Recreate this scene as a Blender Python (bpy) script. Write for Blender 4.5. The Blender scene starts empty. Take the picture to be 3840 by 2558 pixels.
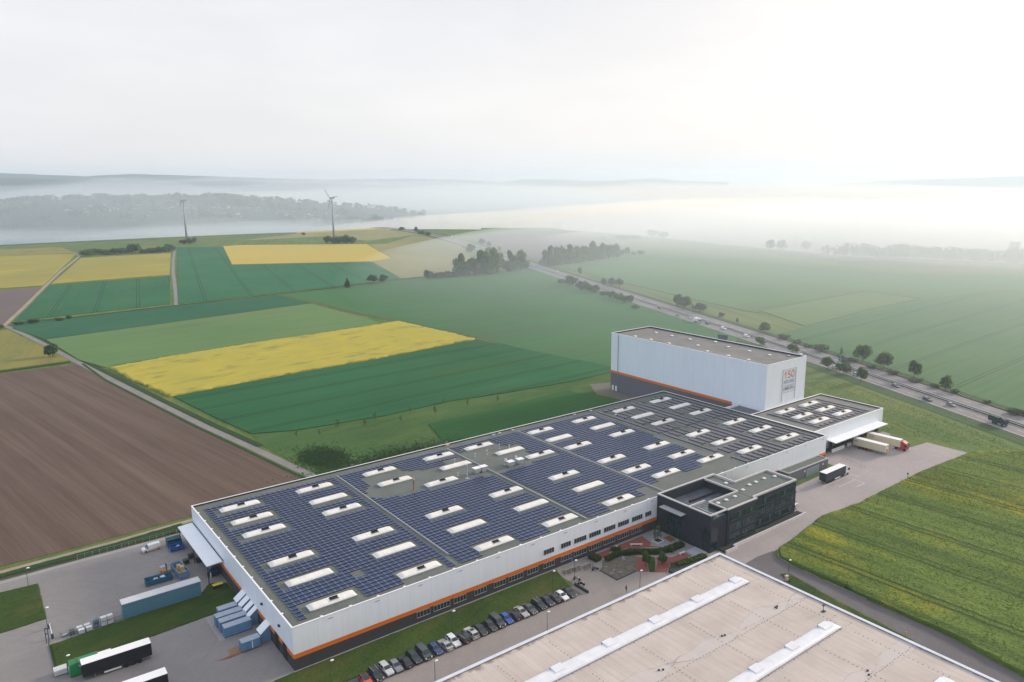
import bpy, bmesh, math, random
from math import radians as R, sin, cos, pi, hypot, atan2
from mathutils import Vector, Matrix, noise as mnoise
random.seed(7)
sc = bpy.context.scene
COL = sc.collection
# ------------------------------------------------------------------ camera
CAM = Vector((-49.937, -146.782, 103.250))
yaw, pit, rol = R(53.265), R(11.647), R(-0.524)
fw = Vector((cos(yaw)*cos(pit), sin(yaw)*cos(pit), -sin(pit)))
rt = Vector((sin(yaw), -cos(yaw), 0.0)); up = rt.cross(fw)
r2 = rt*cos(rol) + up*sin(rol); u2 = -rt*sin(rol) + up*cos(rol)
cd = bpy.data.cameras.new('camera'); cam = bpy.data.objects.new('camera', cd); COL.objects.link(cam)
m4 = Matrix((r2, u2, -fw)).transposed().to_4x4(); m4.translation = CAM
cam.matrix_world = m4
cd.sensor_width = 36.0; cd.lens = 36.0*2854.85/3840.0
cd.clip_start = 1.0; cd.clip_end = 60000.0
sc.camera = cam
# ------------------------------------------------------------------ light
SUN_EL, SUN_AZ = R(17.0), R(-4.0)
SV = Vector((cos(SUN_EL)*cos(SUN_AZ), cos(SUN_EL)*sin(SUN_AZ), sin(SUN_EL)))
sd = bpy.data.lights.new('sun', 'SUN'); sun = bpy.data.objects.new('sun', sd); COL.objects.link(sun)
sd.energy = 2.6; sd.angle = R(10.0); sd.color = (1.0, 0.86, 0.70)
sun.rotation_euler = SV.to_track_quat('Z', 'Y').to_euler()
W = bpy.data.worlds.new('World'); sc.world = W; W.use_nodes = True
wn = W.node_tree; wn.nodes.clear()
def N(nt, typ, ins=None, **at):
    n = nt.nodes.new(typ)
    for k, v in at.items(): setattr(n, k, v)
    for k, v in (ins or {}).items():
        s = n.inputs[k]
        if isinstance(v, bpy.types.NodeSocket): nt.links.new(v, s)
        elif isinstance(v, (tuple, list)) and len(v) == 3 and s.type == 'RGBA': s.default_value = (*v, 1.0)
        else: s.default_value = v
    return n
def MA(nt, op, a, b=0.0, c=0.0, clamp=False):
    n = N(nt, 'ShaderNodeMath', {0: a, 1: b, 2: c}, operation=op); n.use_clamp = clamp
    return n.outputs[0]
def MIX(nt, f, a, b):
    n = N(nt, 'ShaderNodeMix', data_type='RGBA'); 
    for i, v in ((0, f), (6, a), (7, b)):
        s = n.inputs[i]
        if isinstance(v, bpy.types.NodeSocket): nt.links.new(v, s)
        elif i == 0: s.default_value = v
        else: s.default_value = (*v, 1.0)
    return n.outputs[2]
def RAMP(nt, f, lo, hi):
    return N(nt, 'ShaderNodeMapRange', {0: f, 1: lo, 2: hi, 3: 0.0, 4: 1.0}).outputs[0]
def NOI(nt, vec, scale, det=3.0, rough=0.55):
    return N(nt, 'ShaderNodeTexNoise', {'Vector': vec, 'Scale': scale, 'Detail': det, 'Roughness': rough}).outputs[0]
sky = N(wn, 'ShaderNodeTexSky', sky_type='NISHITA', sun_disc=False, sun_elevation=SUN_EL, sun_rotation=R(90)-SUN_AZ, altitude=200.0, dust_density=4.0, air_density=1.2)
gen = N(wn, 'ShaderNodeTexCoord').outputs['Generated']
dotn = N(wn, 'ShaderNodeVectorMath', {0: gen, 1: tuple(SV)}, operation='DOT_PRODUCT').outputs['Value']
glow = MA(wn, 'POWER', MA(wn, 'MAXIMUM', dotn, 0.0), 3.3)
map_ = N(wn, 'ShaderNodeMapping', {'Vector': gen, 'Scale': (1.0, 1.0, 3.4), 'Rotation': (0.1, 0.25, 0.3)}).outputs[0]
cl = NOI(wn, map_, 2.3, 5.0, 0.55)
elv = N(wn, 'ShaderNodeSeparateXYZ', {0: gen}).outputs[2]
low = MA(wn, 'SUBTRACT', 1.0, RAMP(wn, MA(wn, 'ABSOLUTE', elv), 0.0, 0.22))
basec = MIX(wn, MA(wn, 'MULTIPLY', low, .8), (5.2, 5.2, 5.5), (6.5, 6.15, 6.05))
basec = MIX(wn, RAMP(wn, dotn, -.75, .1), (4.7, 5.6, 7.4), basec)
veil = MIX(wn, glow, basec, (6.7, 6.15, 5.9))
veil2 = MIX(wn, MA(wn, 'MULTIPLY', RAMP(wn, cl, 0.40, 0.72), 0.22), veil, (9.6, 9.3, 9.0))
skyc = MIX(wn, 0.86, sky.outputs[0], veil2)
bg = N(wn, 'ShaderNodeBackground', {'Color': skyc, 'Strength': 0.1})
wo = N(wn, 'ShaderNodeOutputWorld', {'Surface': bg.outputs[0]})
sc.view_settings.view_transform = 'Standard'; sc.view_settings.look = 'None'
sc.view_settings.exposure = 0.74; sc.view_settings.gamma = 1.0
sc.render.engine = 'CYCLES'
sc.cycles.use_denoising = True
sc.cycles.max_bounces = 7; sc.cycles.diffuse_bounces = 3; sc.cycles.glossy_bounces = 2
sc.cycles.transmission_bounces = 2; sc.cycles.volume_bounces = 4; sc.cycles.transparent_max_bounces = 4

# ------------------------------------------------------------------ helpers
class MB:
    def __init__(s): s.v = []; s.f = []; s.m = []
    def add(s, vs, fs, m=0):
        o = len(s.v); s.v += [tuple(v) for v in vs]
        for f in fs: s.f.append([i+o for i in f]); s.m.append(m)
        return s
    def hexa(s, p, m=0):
        return s.add(p, [(0,3,2,1),(4,5,6,7),(0,1,5,4),(1,2,6,5),(2,3,7,6),(3,0,4,7)], m)
    def box(s, x0, x1, y0, y1, z0, z1, m=0):
        return s.hexa([(x0,y0,z0),(x1,y0,z0),(x1,y1,z0),(x0,y1,z0),(x0,y0,z1),(x1,y0,z1),(x1,y1,z1),(x0,y1,z1)], m)
    def prism(s, poly, z0, z1, m=0, mt=None):
        n = len(poly)
        if sum(poly[i][0]*poly[(i+1)%n][1]-poly[(i+1)%n][0]*poly[i][1] for i in range(n)) < 0: poly = poly[::-1]
        s.add([(x,y,z0) for x,y in poly]+[(x,y,z1) for x,y in poly], [(i,(i+1)%n,(i+1)%n+n,i+n) for i in range(n)]+[tuple(range(n))[::-1]], m)
        return s.add([(x,y,z1) for x,y in poly], [tuple(range(n))], m if mt is None else mt)
    def tube(s, a, b, r0, r1=None, n=8, m=0):
        r1 = r0 if r1 is None else r1; a = Vector(a); b = Vector(b); d = (b-a).normalized()
        t = Vector((1,0,0)) if abs(d.x) < .8 else Vector((0,1,0)); e = d.cross(t).normalized(); g = d.cross(e)
        c = [e*cos(2*pi*i/n)+g*sin(2*pi*i/n) for i in range(n)]
        return s.add([a+q*r0 for q in c]+[b+q*r1 for q in c], [(i,(i+1)%n,(i+1)%n+n,i+n) for i in range(n)]+[tuple(range(n))[::-1], tuple(range(n,2*n))], m)
    def wheel(s, c, r, w, n=12, m=0):
        return s.tube((c[0],c[1]-w/2,c[2]), (c[0],c[1]+w/2,c[2]), r, r, n, m)
    def dome(s, c, rx, ry, rz, n=10, k=4, m=0, full=False):
        vs = []; fs = []; lo = -k if full else 0
        for j in range(lo, k+1):
            a = pi/2*j/k
            for i in range(n): vs.append((c[0]+rx*cos(a)*cos(2*pi*i/n), c[1]+ry*cos(a)*sin(2*pi*i/n), c[2]+rz*sin(a)))
        for j in range(k-lo):
            for i in range(n): fs.append((j*n+i, j*n+(i+1)%n, (j+1)*n+(i+1)%n, (j+1)*n+i))
        fs.append(tuple(range(n))[::-1])
        return s.add(vs, fs, m)
    def build(s, name, mats, parent=None, smooth=False, loc=None, rz=0.0):
        me = bpy.data.meshes.new(name); me.from_pydata(s.v, [], s.f)
        if not isinstance(mats, (list, tuple)): mats = [mats]
        for q in mats: me.materials.append(q)
        if len(mats) > 1: me.polygons.foreach_set('material_index', s.m)
        if smooth: me.polygons.foreach_set('use_smooth', [True]*len(s.f))
        me.update()
        o = bpy.data.objects.new(name, me); COL.objects.link(o)
        if parent: o.parent = parent
        if loc: o.location = loc
        if rz: o.rotation_euler = (0,0,rz)
        return o
def tag(o, label=None, cat=None, group=None, kind=None):
    if label: o['label'] = label
    if cat: o['category'] = cat
    if group: o['group'] = group
    if kind: o['kind'] = kind
    return o
def thing(name, loc, label, cat, group=None, rz=0.0):
    o = bpy.data.objects.new(name, None); COL.objects.link(o); o.location = loc; o.rotation_euler = (0,0,rz)
    o.empty_display_size = 0.2
    return tag(o, label, cat, group)
def bx(name, mat, parent, *b): return MB().box(*b).build(name, mat, parent)
# ------------------------------------------------------------------ materials
MATS = {}
def base(name, rough=.8, metal=0.0, spec=.3):
    m = bpy.data.materials.new(name); m.use_nodes = True; nt = m.node_tree
    b = nt.nodes['Principled BSDF']; b.inputs['Roughness'].default_value = rough; b.inputs['Metallic'].default_value = metal
    b.inputs['Specular IOR Level'].default_value = spec
    return m, nt, b
def mat(name, col, rough=.8, var=.18, scale=.6, metal=0.0, spec=.3, bump=0.0, fine=6.0):
    if name in MATS: return MATS[name]
    m, nt, b = base(name, rough, metal, spec)
    pos = N(nt, 'ShaderNodeNewGeometry').outputs['Position']
    n1 = NOI(nt, pos, scale, 4.0, .6); n2 = NOI(nt, pos, scale*fine, 3.0, .6)
    f = MA(nt, 'ADD', MA(nt, 'MULTIPLY', n1, .6), MA(nt, 'MULTIPLY', n2, .4))
    lo = tuple(c*(1-var) for c in col); hi = tuple(min(1, c*(1+var)) for c in col)
    nt.links.new(MIX(nt, RAMP(nt, f, .33, .67), lo, hi), b.inputs['Base Color'])
    if bump:
        bp = N(nt, 'ShaderNodeBump', {'Height': n2, 'Strength': .6, 'Distance': bump}); nt.links.new(bp.outputs[0], b.inputs['Normal'])
    MATS[name] = m; return m
def clad(name, col, px=1.15, dark=.88, rough=.5, horiz=False):
    m, nt, b = base(name, rough, 0, .35)
    sp = N(nt, 'ShaderNodeSeparateXYZ', {0: N(nt, 'ShaderNodeNewGeometry').outputs['Position']})
    s = MA(nt, 'ADD', sp.outputs[0], sp.outputs[1])
    fr = MA(nt, 'FRACT', MA(nt, 'DIVIDE', s, px*5))
    seam = MA(nt, 'LESS_THAN', fr, .018)
    pan = N(nt, 'ShaderNodeTexWhiteNoise', {'W': MA(nt, 'FLOOR', MA(nt, 'DIVIDE', s, px*5))}, noise_dimensions='1D').outputs[0]
    pos = N(nt, 'ShaderNodeCombineXYZ', {0: sp.outputs[0], 1: sp.outputs[1], 2: MA(nt, 'MULTIPLY', sp.outputs[2], .12)}).outputs[0]
    st = NOI(nt, pos, .9, 4.0, .65)
    f = MA(nt, 'ADD', MA(nt, 'MULTIPLY', RAMP(nt, st, .35, .75), .55), MA(nt, 'MULTIPLY', pan, .2))
    c = MIX(nt, f, col, tuple(q*dark for q in col))
    c = MIX(nt, MA(nt, 'MULTIPLY', seam, .35), c, tuple(q*.6 for q in col))
    nt.links.new(c, b.inputs['Base Color']); return m
def brick(name, c1, c2, rough=.85, sx=1.0):
    m, nt, b = base(name, rough, 0, .25)
    sp = N(nt, 'ShaderNodeSeparateXYZ', {0: N(nt, 'ShaderNodeNewGeometry').outputs['Position']})
    v = N(nt, 'ShaderNodeCombineXYZ', {0: MA(nt, 'ADD', sp.outputs[0], sp.outputs[1]), 1: sp.outputs[2]}).outputs[0]
    bt = N(nt, 'ShaderNodeTexBrick', {'Vector': v, 'Color1': c1, 'Color2': c2, 'Mortar': tuple(q*1.7 for q in c1), 'Scale': 1.0, 'Mortar Size': .012, 'Brick Width': .5*sx, 'Row Height': .16*sx})
    no = NOI(nt, v, .8, 4.0); nt.links.new(MIX(nt, MA(nt, 'MULTIPLY', no, .6), bt.outputs[0], c2), b.inputs['Base Color'])
    return m
def paving(name, c1, c2, tile=.8, stain=.35):
    m, nt, b = base(name, .85, 0, .2)
    pos = N(nt, 'ShaderNodeNewGeometry').outputs['Position']
    bt = N(nt, 'ShaderNodeTexBrick', {'Vector': pos, 'Color1': c1, 'Color2': c2, 'Mortar': tuple(q*.7 for q in c1), 'Scale': 1.0, 'Mortar Size': .02, 'Brick Width': tile, 'Row Height': tile*.5})
    n1 = NOI(nt, pos, .045, 5.0, .65); n2 = NOI(nt, N(nt, 'ShaderNodeMapping', {'Vector': pos, 'Scale': (.3, 1.2, 1)}).outputs[0], .25, 4.0, .7)
    c = MIX(nt, MA(nt, 'MULTIPLY', RAMP(nt, n1, .38, .7), stain), bt.outputs[0], tuple(q*.62 for q in c1))
    c = MIX(nt, MA(nt, 'MULTIPLY', RAMP(nt, n2, .5, .8), stain*.7), c, tuple(q*1.25 for q in c2))
    dst = N(nt, 'ShaderNodeVectorMath', {0: pos, 1: (-52., 48., 0.)}, operation='DISTANCE').outputs['Value']
    n3 = NOI(nt, N(nt, 'ShaderNodeCombineXYZ', {0: dst, 1: MA(nt, 'MULTIPLY', n1, 3.0)}).outputs[0], .55, 5.0, .6); n4 = NOI(nt, pos, 2.2, 4.0, .75)
    c = MIX(nt, MA(nt, 'MULTIPLY', RAMP(nt, n3, .52, .75), stain*.9), c, tuple(q*.6 for q in c1)); c = MIX(nt, MA(nt, 'MULTIPLY', RAMP(nt, n4, .5, .8), stain), c, tuple(q*1.2 for q in c2))
    nt.links.new(c, b.inputs['Base Color']); return m
def crop(name, c1, c2, ang=0., row=.9, rowamp=.25, patch=None, pscale=.02, pth=(.5, .62), tram=None, bump=.25, streak=0., stcol=None):
    """rows along direction ang (degrees); tram=(period, offset, direction) paired wheel tracks"""
    m, nt, b = base(name, .9, 0, .12)
    pos = N(nt, 'ShaderNodeNewGeometry').outputs['Position']
    rot = N(nt, 'ShaderNodeVectorRotate', {'Vector': pos, 'Angle': R(-ang)}, rotation_type='Z_AXIS').outputs[0]
    st = N(nt, 'ShaderNodeMapping', {'Vector': rot, 'Scale': (.03, 1.0, 1.0)}).outputs[0]
    ns = NOI(nt, st, row, 3.0, .6); nl = NOI(nt, pos, pscale*.6, 4.0, .55); nf = NOI(nt, pos, 1.1, 3.0, .7)
    f = MA(nt, 'ADD', MA(nt, 'MULTIPLY', RAMP(nt, ns, .3, .7), rowamp), MA(nt, 'ADD', MA(nt, 'MULTIPLY', RAMP(nt, nl, .3, .7), .45), MA(nt, 'MULTIPLY', nf, .55-rowamp*.3)))
    c = MIX(nt, RAMP(nt, f, .2, 1.0), c1, c2)
    if patch:
        np_ = NOI(nt, N(nt, 'ShaderNodeMapping', {'Vector': rot, 'Scale': (.45, 1.0, 1.0)}).outputs[0], pscale, 6.0, .66)
        c = MIX(nt, RAMP(nt, np_, *pth), c, patch)
    if streak:
        n3 = NOI(nt, N(nt, 'ShaderNodeMapping', {'Vector': rot, 'Scale': (.02, 1.0, 1.0)}).outputs[0], .16, 4.0, .65)
        c = MIX(nt, MA(nt, 'MULTIPLY', RAMP(nt, n3, .42, .66), streak), c, stcol)
    if tram:
        per, off, td = tram
        sp = N(nt, 'ShaderNodeSeparateXYZ', {0: N(nt, 'ShaderNodeVectorRotate', {'Vector': pos, 'Angle': R(-td)}, rotation_type='Z_AXIS').outputs[0]})
        u = MA(nt, 'MULTIPLY', MA(nt, 'FRACT', MA(nt, 'DIVIDE', MA(nt, 'ADD', sp.outputs[1], off+5000*per), per)), per)
        l1 = MA(nt, 'LESS_THAN', MA(nt, 'ABSOLUTE', MA(nt, 'SUBTRACT', u, 3.0)), .42)
        l2 = MA(nt, 'LESS_THAN', MA(nt, 'ABSOLUTE', MA(nt, 'SUBTRACT', u, 5.4)), .42)
        c = MIX(nt, MA(nt, 'MULTIPLY', MA(nt, 'MAXIMUM', l1, l2), .75), c, tuple(q*.42 for q in c1))
    nt.links.new(c, b.inputs['Base Color'])
    if bump:
        bp = N(nt, 'ShaderNodeBump', {'Height': MA(nt, 'ADD', nf, ns), 'Strength': .7, 'Distance': bump}); nt.links.new(bp.outputs[0], b.inputs['Normal'])
    return m
def leafm(name, c1, c2):
    m, nt, b = base(name, .85, 0, .12)
    ge = N(nt, 'ShaderNodeNewGeometry')
    f = MA(nt, 'ADD', MA(nt, 'MULTIPLY', ge.outputs['Random Per Island'], .6), MA(nt, 'MULTIPLY', NOI(nt, ge.outputs['Position'], .35, 2.0), .6))
    c = MIX(nt, RAMP(nt, f, .2, .95), c1, c2); nt.links.new(c, b.inputs['Base Color'])
    tr = N(nt, 'ShaderNodeBsdfTranslucent', {'Color': MIX(nt, .6, c2, (.20, .27, .08))}); mx = N(nt, 'ShaderNodeMixShader', {0: .55, 1: b.outputs[0], 2: tr.outputs[0]})
    nt.links.new(mx.outputs[0], nt.nodes['Material Output'].inputs['Surface'])
    return m
def glassm(name, col, rough=.12):
    m, nt, b = base(name, rough, 0, .6)
    pos = N(nt, 'ShaderNodeNewGeometry').outputs['Position']
    nt.links.new(MIX(nt, NOI(nt, pos, .9, 2.0), tuple(q*.6 for q in col), tuple(q*1.5 for q in col)), b.inputs['Base Color'])
    return m
def solar():
    m, nt, b = base('solar_glass', .30, 0, .20)
    pos = N(nt, 'ShaderNodeNewGeometry').outputs['Position']
    ge = N(nt, 'ShaderNodeNewGeometry')
    f = MA(nt, 'ADD', MA(nt, 'MULTIPLY', ge.outputs['Random Per Island'], .5), MA(nt, 'MULTIPLY', NOI(nt, pos, .05, 3.0), .5))
    nt.links.new(MIX(nt, f, (.004, .021, .085), (.010, .037, .125)), b.inputs['Base Color'])
    return m
WHITE = clad('white_cladding', (.84, .865, .90)); PALE = clad('pale_cladding', (.84, .87, .91))
BRICK = brick('dark_brick', (.045, .045, .05), (.06, .055, .058)); BRICKG = brick('grey_brick', (.12, .12, .14), (.15, .15, .17)); BRICKO = brick('office_brick', (.018, .022, .030), (.030, .033, .042))
ORANGE = mat('orange_band', (.72, .17, .018), .5, .08); ROOF = mat('roof_felt', (.125, .14, .128), .9, .22, .12, fine=14.)
ROOFD = mat('roof_grey', (.185, .185, .178), .9, .2, .15, fine=10.); COPE = mat('coping_white', (.80, .80, .80), .45, .06); COPED = mat('coping_grey', (.42, .42, .42), .5, .1)
DARKP = mat('parapet_dark', (.022, .025, .03), .7); DOME = mat('skylight_acrylic', (.78, .76, .72), .35, .06, .5, spec=.4); METAL = mat('metal_grey', (.38, .40, .43), .4, .15, 1.2, metal=.5)
STEEL = mat('galvanised', (.55, .56, .57), .35, .12, 1.5, metal=.6); BLACK = mat('black_rubber', (.018, .018, .02), .75, .2); DARK = mat('dark_metal', (.03, .034, .04), .5, .2); GLASS = glassm('window_glass', (.03, .045, .055)); CARGL = glassm('car_glass', (.016, .026, .036), .06)
GLTEAL = glassm('office_glass', (.010, .026, .032)); WPAINT = mat('white_paint', (.80, .80, .81), .35, .05, 1.); SOLAR = solar(); FRAME = mat('panel_frame', (.16, .17, .20), .4, .1, metal=.5)
ASPH = paving('yard_paving', (.25, .235, .232), (.275, .258, .252)); ASPHL = paving('yard_light', (.345, .312, .308), (.37, .335, .33)); ASPHD = paving('asphalt_and_bay_shade', (.135, .125, .135), (.15, .14, .148)); CONC = paving('concrete_slabs', (.30, .29, .30), (.34, .33, .33), 2.0)
REDP = paving('red_paving', (.24, .075, .065), (.28, .095, .08), .5); TRACKM = mat('track_concrete', (.215, .20, .195), .9, .2, .08, fine=9.); SANDM = mat('track_sand', (.30, .245, .19), .9, .2, .05); MARKW = mat('road_paint', (.62, .62, .61), .7, .15, .9)
TYRE = mat('tyre', (.015, .015, .017), .8); RIM = mat('rim', (.35, .36, .38), .35, .1, metal=.6); LAMPW = mat('headlamp', (.72, .74, .74), .15, .05); LAMPR = mat('taillamp', (.30, .012, .012), .25, .1); PLATE = mat('plate', (.75, .75, .72), .5, .05)
BARK = mat('bark', (.07, .055, .042), .9, .25, 1.5); GREENP = mat('post_green', (.03, .10, .08), .5); WOODB = mat('cardboard', (.50, .33, .17), .85, .15, 1.2); BLUEC = mat('container_blue', (.13, .25, .40), .5, .18, .8); BLUET = mat('container_top', (.34, .39, .47), .55, .14, .7)
SKIPB = mat('skip_blue', (.02, .13, .22), .5, .25, .8); SKIPD = mat('skip_teal', (.015, .085, .13), .5, .25, .8)
# ------------------------------------------------------------------ terrain
RZ = [(-180,500),(-60,500),(-10,900),(8,1000),(18,1020),(30,1050),(38,1250),(48,1650),(60,1780),(70,1750),(80,1690),(95,1620),(130,1500),(180,500)]
def rz_at(a):
    a = math.degrees(a)
    for (p, q), (s, t) in zip(RZ, RZ[1:]):
        if p <= a <= s: return q + (t-q)*(a-p)/(s-p)
    return 500.
def terr(x, y):
    d = hypot(x-CAM.x, y-CAM.y); t = min(max((d-rz_at(atan2(y-CAM.y, x-CAM.x)))/700, 0), 1)
    return -40*t*t*(3-2*t)
MEADOW = crop('meadow_grass', (.052,.108,.026), (.105,.170,.046), 66, .35, .12, patch=(.16, .18, .045), pscale=.02, pth=(.5, .8), bump=.35, streak=.4, stcol=(.21, .215, .055))
ROUGH = crop('rough_grass', (.030,.080,.020), (.075,.145,.038), 3, .5, .25, patch=(.10,.15,.042), pscale=.045, pth=(.48,.75), bump=.4)
GRASS = crop('lawn_grass', (.018, .045, .008), (.060, .095, .018), 20, 1.2, .15, patch=(.085, .085, .022), pscale=.09, pth=(.5, .75), bump=.3)
def valley_mat():
    m, nt, b = base('valley_fields', .9, 0, .1)
    pos = N(nt, 'ShaderNodeNewGeometry').outputs['Position']
    vo = N(nt, 'ShaderNodeTexVoronoi', {'Vector': N(nt, 'ShaderNodeMapping', {'Vector': pos, 'Scale': (1., .55, 1.), 'Rotation': (0, 0, .5)}).outputs[0], 'Scale': .0034})
    r = N(nt, 'ShaderNodeSeparateColor', {0: vo.outputs['Color']}).outputs[0]
    c = MIX(nt, r, (.05, .10, .05), (.14, .17, .06)); c = MIX(nt, MA(nt, 'GREATER_THAN', r, .8), c, (.30, .26, .07))
    n = NOI(nt, pos, .006, 5.0, .7); c = MIX(nt, RAMP(nt, n, .52, .6), c, (.022, .04, .026))
    nt.links.new(c, b.inputs['Base Color']); return m
VALLEY = valley_mat()
mb = MB(); na = 180; rr = [0., 40, 90, 150, 220, 300, 400, 500, 650, 800, 900, 950] + [1000*1.045**i for i in range(76)]
for d in rr:
    for i in range(na):
        a = -pi + 2*pi*i/na; x = CAM.x + d*cos(a); y = CAM.y + d*sin(a); mb.v.append((x, y, terr(x, y)))
for j in range(len(rr)-1):
    for i in range(na):
        q = (j*na+i, (j+1)*na+i, (j+1)*na+(i+1) % na, j*na+(i+1) % na)
        if j == 0: q = (0, na+i, na+(i+1) % na)
        mb.f.append(q); mb.m.append(1 if rr[j] > rz_at(-pi+2*pi*(i+.5)/na)-5 else 0)
tag(mb.build('ground', [MEADOW, VALLEY], smooth=True), kind='structure')
def slab(name, poly, h, m, kind='structure', label=None, z0=-.3):
    o = MB().prism(poly, z0, h, 0).build(name, m); return tag(o, label, None, None, kind)
def bump_slab(name, poly, h, m, step, amp, sc1, kind='structure', jit=.5):
    """polygon sheet cut into a fine grid and roughened, with a skirt"""
    bm = bmesh.new(); bm.faces.new([bm.verts.new((x, y, h)) for x, y in poly])
    for ax in (0, 1):
        lo = min(p[ax] for p in poly); hi = max(p[ax] for p in poly); t = lo+step
        while t < hi:
            co = [0, 0, 0]; co[ax] = t; no = [0, 0, 0]; no[ax] = 1
            bmesh.ops.bisect_plane(bm, geom=bm.verts[:]+bm.edges[:]+bm.faces[:], plane_co=co, plane_no=no); t += step
    bm.normal_update()
    if bm.faces[:][0].normal.z < 0: bmesh.ops.reverse_faces(bm, faces=bm.faces[:])
    be = [e for e in bm.edges if e.is_boundary]
    for v in bm.verts:
        p = Vector((v.co.x*sc1, v.co.y*sc1, 0)); v.co.z += amp*(mnoise.noise(p)+.6*mnoise.noise(p*3.1)+.4*mnoise.noise(p*.3))
        if v.is_boundary: v.co.x += jit*step*mnoise.noise(p*2.7+Vector((9, 0, 0)))*.5; v.co.y += jit*.5*step*mnoise.noise(p*2.3)
    ex = bmesh.ops.extrude_edge_only(bm, edges=be)
    for g in ex['geom']:
        if isinstance(g, bmesh.types.BMVert): g.co.z = -.2
    me = bpy.data.meshes.new(name); bm.to_mesh(me); bm.free(); me.materials.append(m)
    for q in me.polygons: q.use_smooth = True
    o = bpy.data.objects.new(name, me); COL.objects.link(o); return tag(o, kind=kind)
# --- fields (world metres; z of the top is the height of the crop)
G1, G2 = (.013, .088, .034), (.030, .145, .055)
wheat_a = crop('wheat_west', G1, G2, 78, .5, .25, patch=(.05, .14, .05), pscale=.015, pth=(.5, .8), bump=.2, tram=(33, 8, 79))
wheat_t = crop('wheat_tracks', (.016, .105, .044), (.034, .155, .064), 77, .5, .2, bump=.15, tram=(42, 10, 77))
wheat_b = crop('wheat_band', (.012, .082, .040), (.030, .125, .056), 5, .4, .4, bump=.2)
wheat_l = crop('barley_light', (.075, .155, .055), (.125, .215, .075), 5, .4, .45, patch=(.15, .19, .06), pscale=.012, pth=(.5, .8), bump=.2)
wheat_n = crop('wheat_near', (.010, .078, .026), (.028, .128, .044), 3, .45, .4, patch=(.05, .095, .025), pscale=.016, pth=(.55, .8), bump=.2, tram=(24, 4, 3))
wheat_m = crop('wheat_mid', (.030, .115, .038), (.062, .160, .056), 4, .4, .4, patch=(.065, .10, .04), pscale=.012, pth=(.5, .8), bump=.2)
wheat_r = crop('wheat_east', (.050, .135, .045), (.090, .185, .062), 3, .35, .5, patch=(.09, .13, .04), pscale=.008, pth=(.5, .7), bump=.2)
wheat_s = crop('barley_strip', (0.077,0.149,0.046), (0.121,0.187,0.061), 3, .35, .5, bump=.2)
wheat_e = crop('wheat_east_near', (.036, .115, .036), (.070, .155, .050), 3, .35, .5, bump=.2, tram=(38, 5, 3))
wheat_p = crop('wheat_parcel', (.010, .072, .016), (.034, .115, .026), 8, .8, .4, bump=.2)
rape_m = crop('rape_main', (.47, .385, .045), (.34, .31, .06), 10, .3, .35, patch=(.20, .21, .06), pscale=.085, pth=(.54, .70), bump=.35)
rape_w = crop('rape_west', (0.345,0.287,0.052), (0.241,0.230,0.057), 6, .2, .3, patch=(.44, .33, .04), pscale=.014, pth=(.55, .68), bump=.3)
rape_d = crop('rape_far', (.50, .38, .07), (.40, .33, .085), 76, .2, .2, patch=(.50, .36, .05), pscale=.008, pth=(.55, .7), bump=.2)
rape_x = crop('rape_grass', (.17, .17, .05), (.25, .225, .055), 80, .3, .3, patch=(.10, .115, .04), pscale=.02, pth=(.5, .75), bump=.3)
pale_f = crop('pale_grain', (.22, .215, .09), (.27, .255, .11), 60, .1, .3, patch=(.16, .175, .08), pscale=.006, pth=(.45, .7), bump=.1)
plough = crop('ploughed_soil', (.082, .056, .043), (.128, .090, .070), 100, .55, .45, bump=.15, streak=.45, stcol=(.19, .138, .11))
plough2 = crop('far_soil', (.125, .098, .095), (.155, .12, .112), 60, .2, .3, bump=.1)
rape_e = crop('rape_green', (.065, .118, .018), (.155, .215, .040), 92, .22, .35, patch=(.36, .31, .016), pscale=.040, pth=(.52, .74), bump=.8, streak=.6, stcol=(.028, .055, .012), tram=(19, 4, 93))
slab('ploughed_field', [(7.0,364),(-31.7,365.5),(-140,367),(-170,95),(-47.9,95.6),(-27.2,95.4),(3.3,97.5),(44.2,97.8),(43.5,108.5),(36,154),(29.5,193),(22,245),(13,308)], .10, plough)
slab('rape_field', [(-17.5,523),(-110,521),(-140,372),(-31,372.6),(4.5,374.8),(-4,437)], .80, rape_x)
slab('ploughed_field', [(-7.5,801),(31.2,798.6),(-16.7,562.5),(-22,556),(-180,552),(-200,806)], .10, plough2)
slab('rape_field', [(24,1275),(124.5,1250),(33,809.5),(-5,812.3),(-160,818),(-120,1290)], .75, rape_w)
slab('rape_field', [(32.5,1435),(116,1431),(127,1262),(22.9,1277),(-120,1292),(-120,1445)], .62, rape_x)
slab('rape_field', [(117,1154),(243,1151),(165.5,825),(43,822)], .78, rape_w)
slab('wheat_field', [(40.5,812),(163.5,814),(109.3,581.5),(-9.5,567.5)], .35, wheat_a)
slab('wheat_field', [(284,1282),(346,1231),(260.5,900),(421,806),(358.5,610.5),(282,597),(172,585),(115.5,577)], .36, wheat_t)
slab('rape_field', [(349.4,1236),(262,899.5),(422.4,810),(468.2,836.5),(561.5,1105),(380.6,1241.5)], .77, rape_d)
slab('grain_field', [(424,807.5),(362,612),(396,610.5),(452,628),(520,700),(590,818),(668,960),(724,1135),(752,1225),(732,1240),(596,1093),(563.5,1106),(470,836)], .33, pale_f)
slab('grain_field', [(417.6,1360),(590,1365),(600,1180),(730,1255),(762,1240),(796,1400),(806,1500),(587,1500)], .30, pale_f)
slab('rape_field', [(606,1543),(588,1505),(806,1505),(812,1560)], .6, rape_d)
slab('wheat_field', [(-13.5,530),(0.5,465.5),(103,482.6),(210.5,503),(204.5,574),(110,563),(26,551),(-9,556)], .34, wheat_b)
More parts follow.
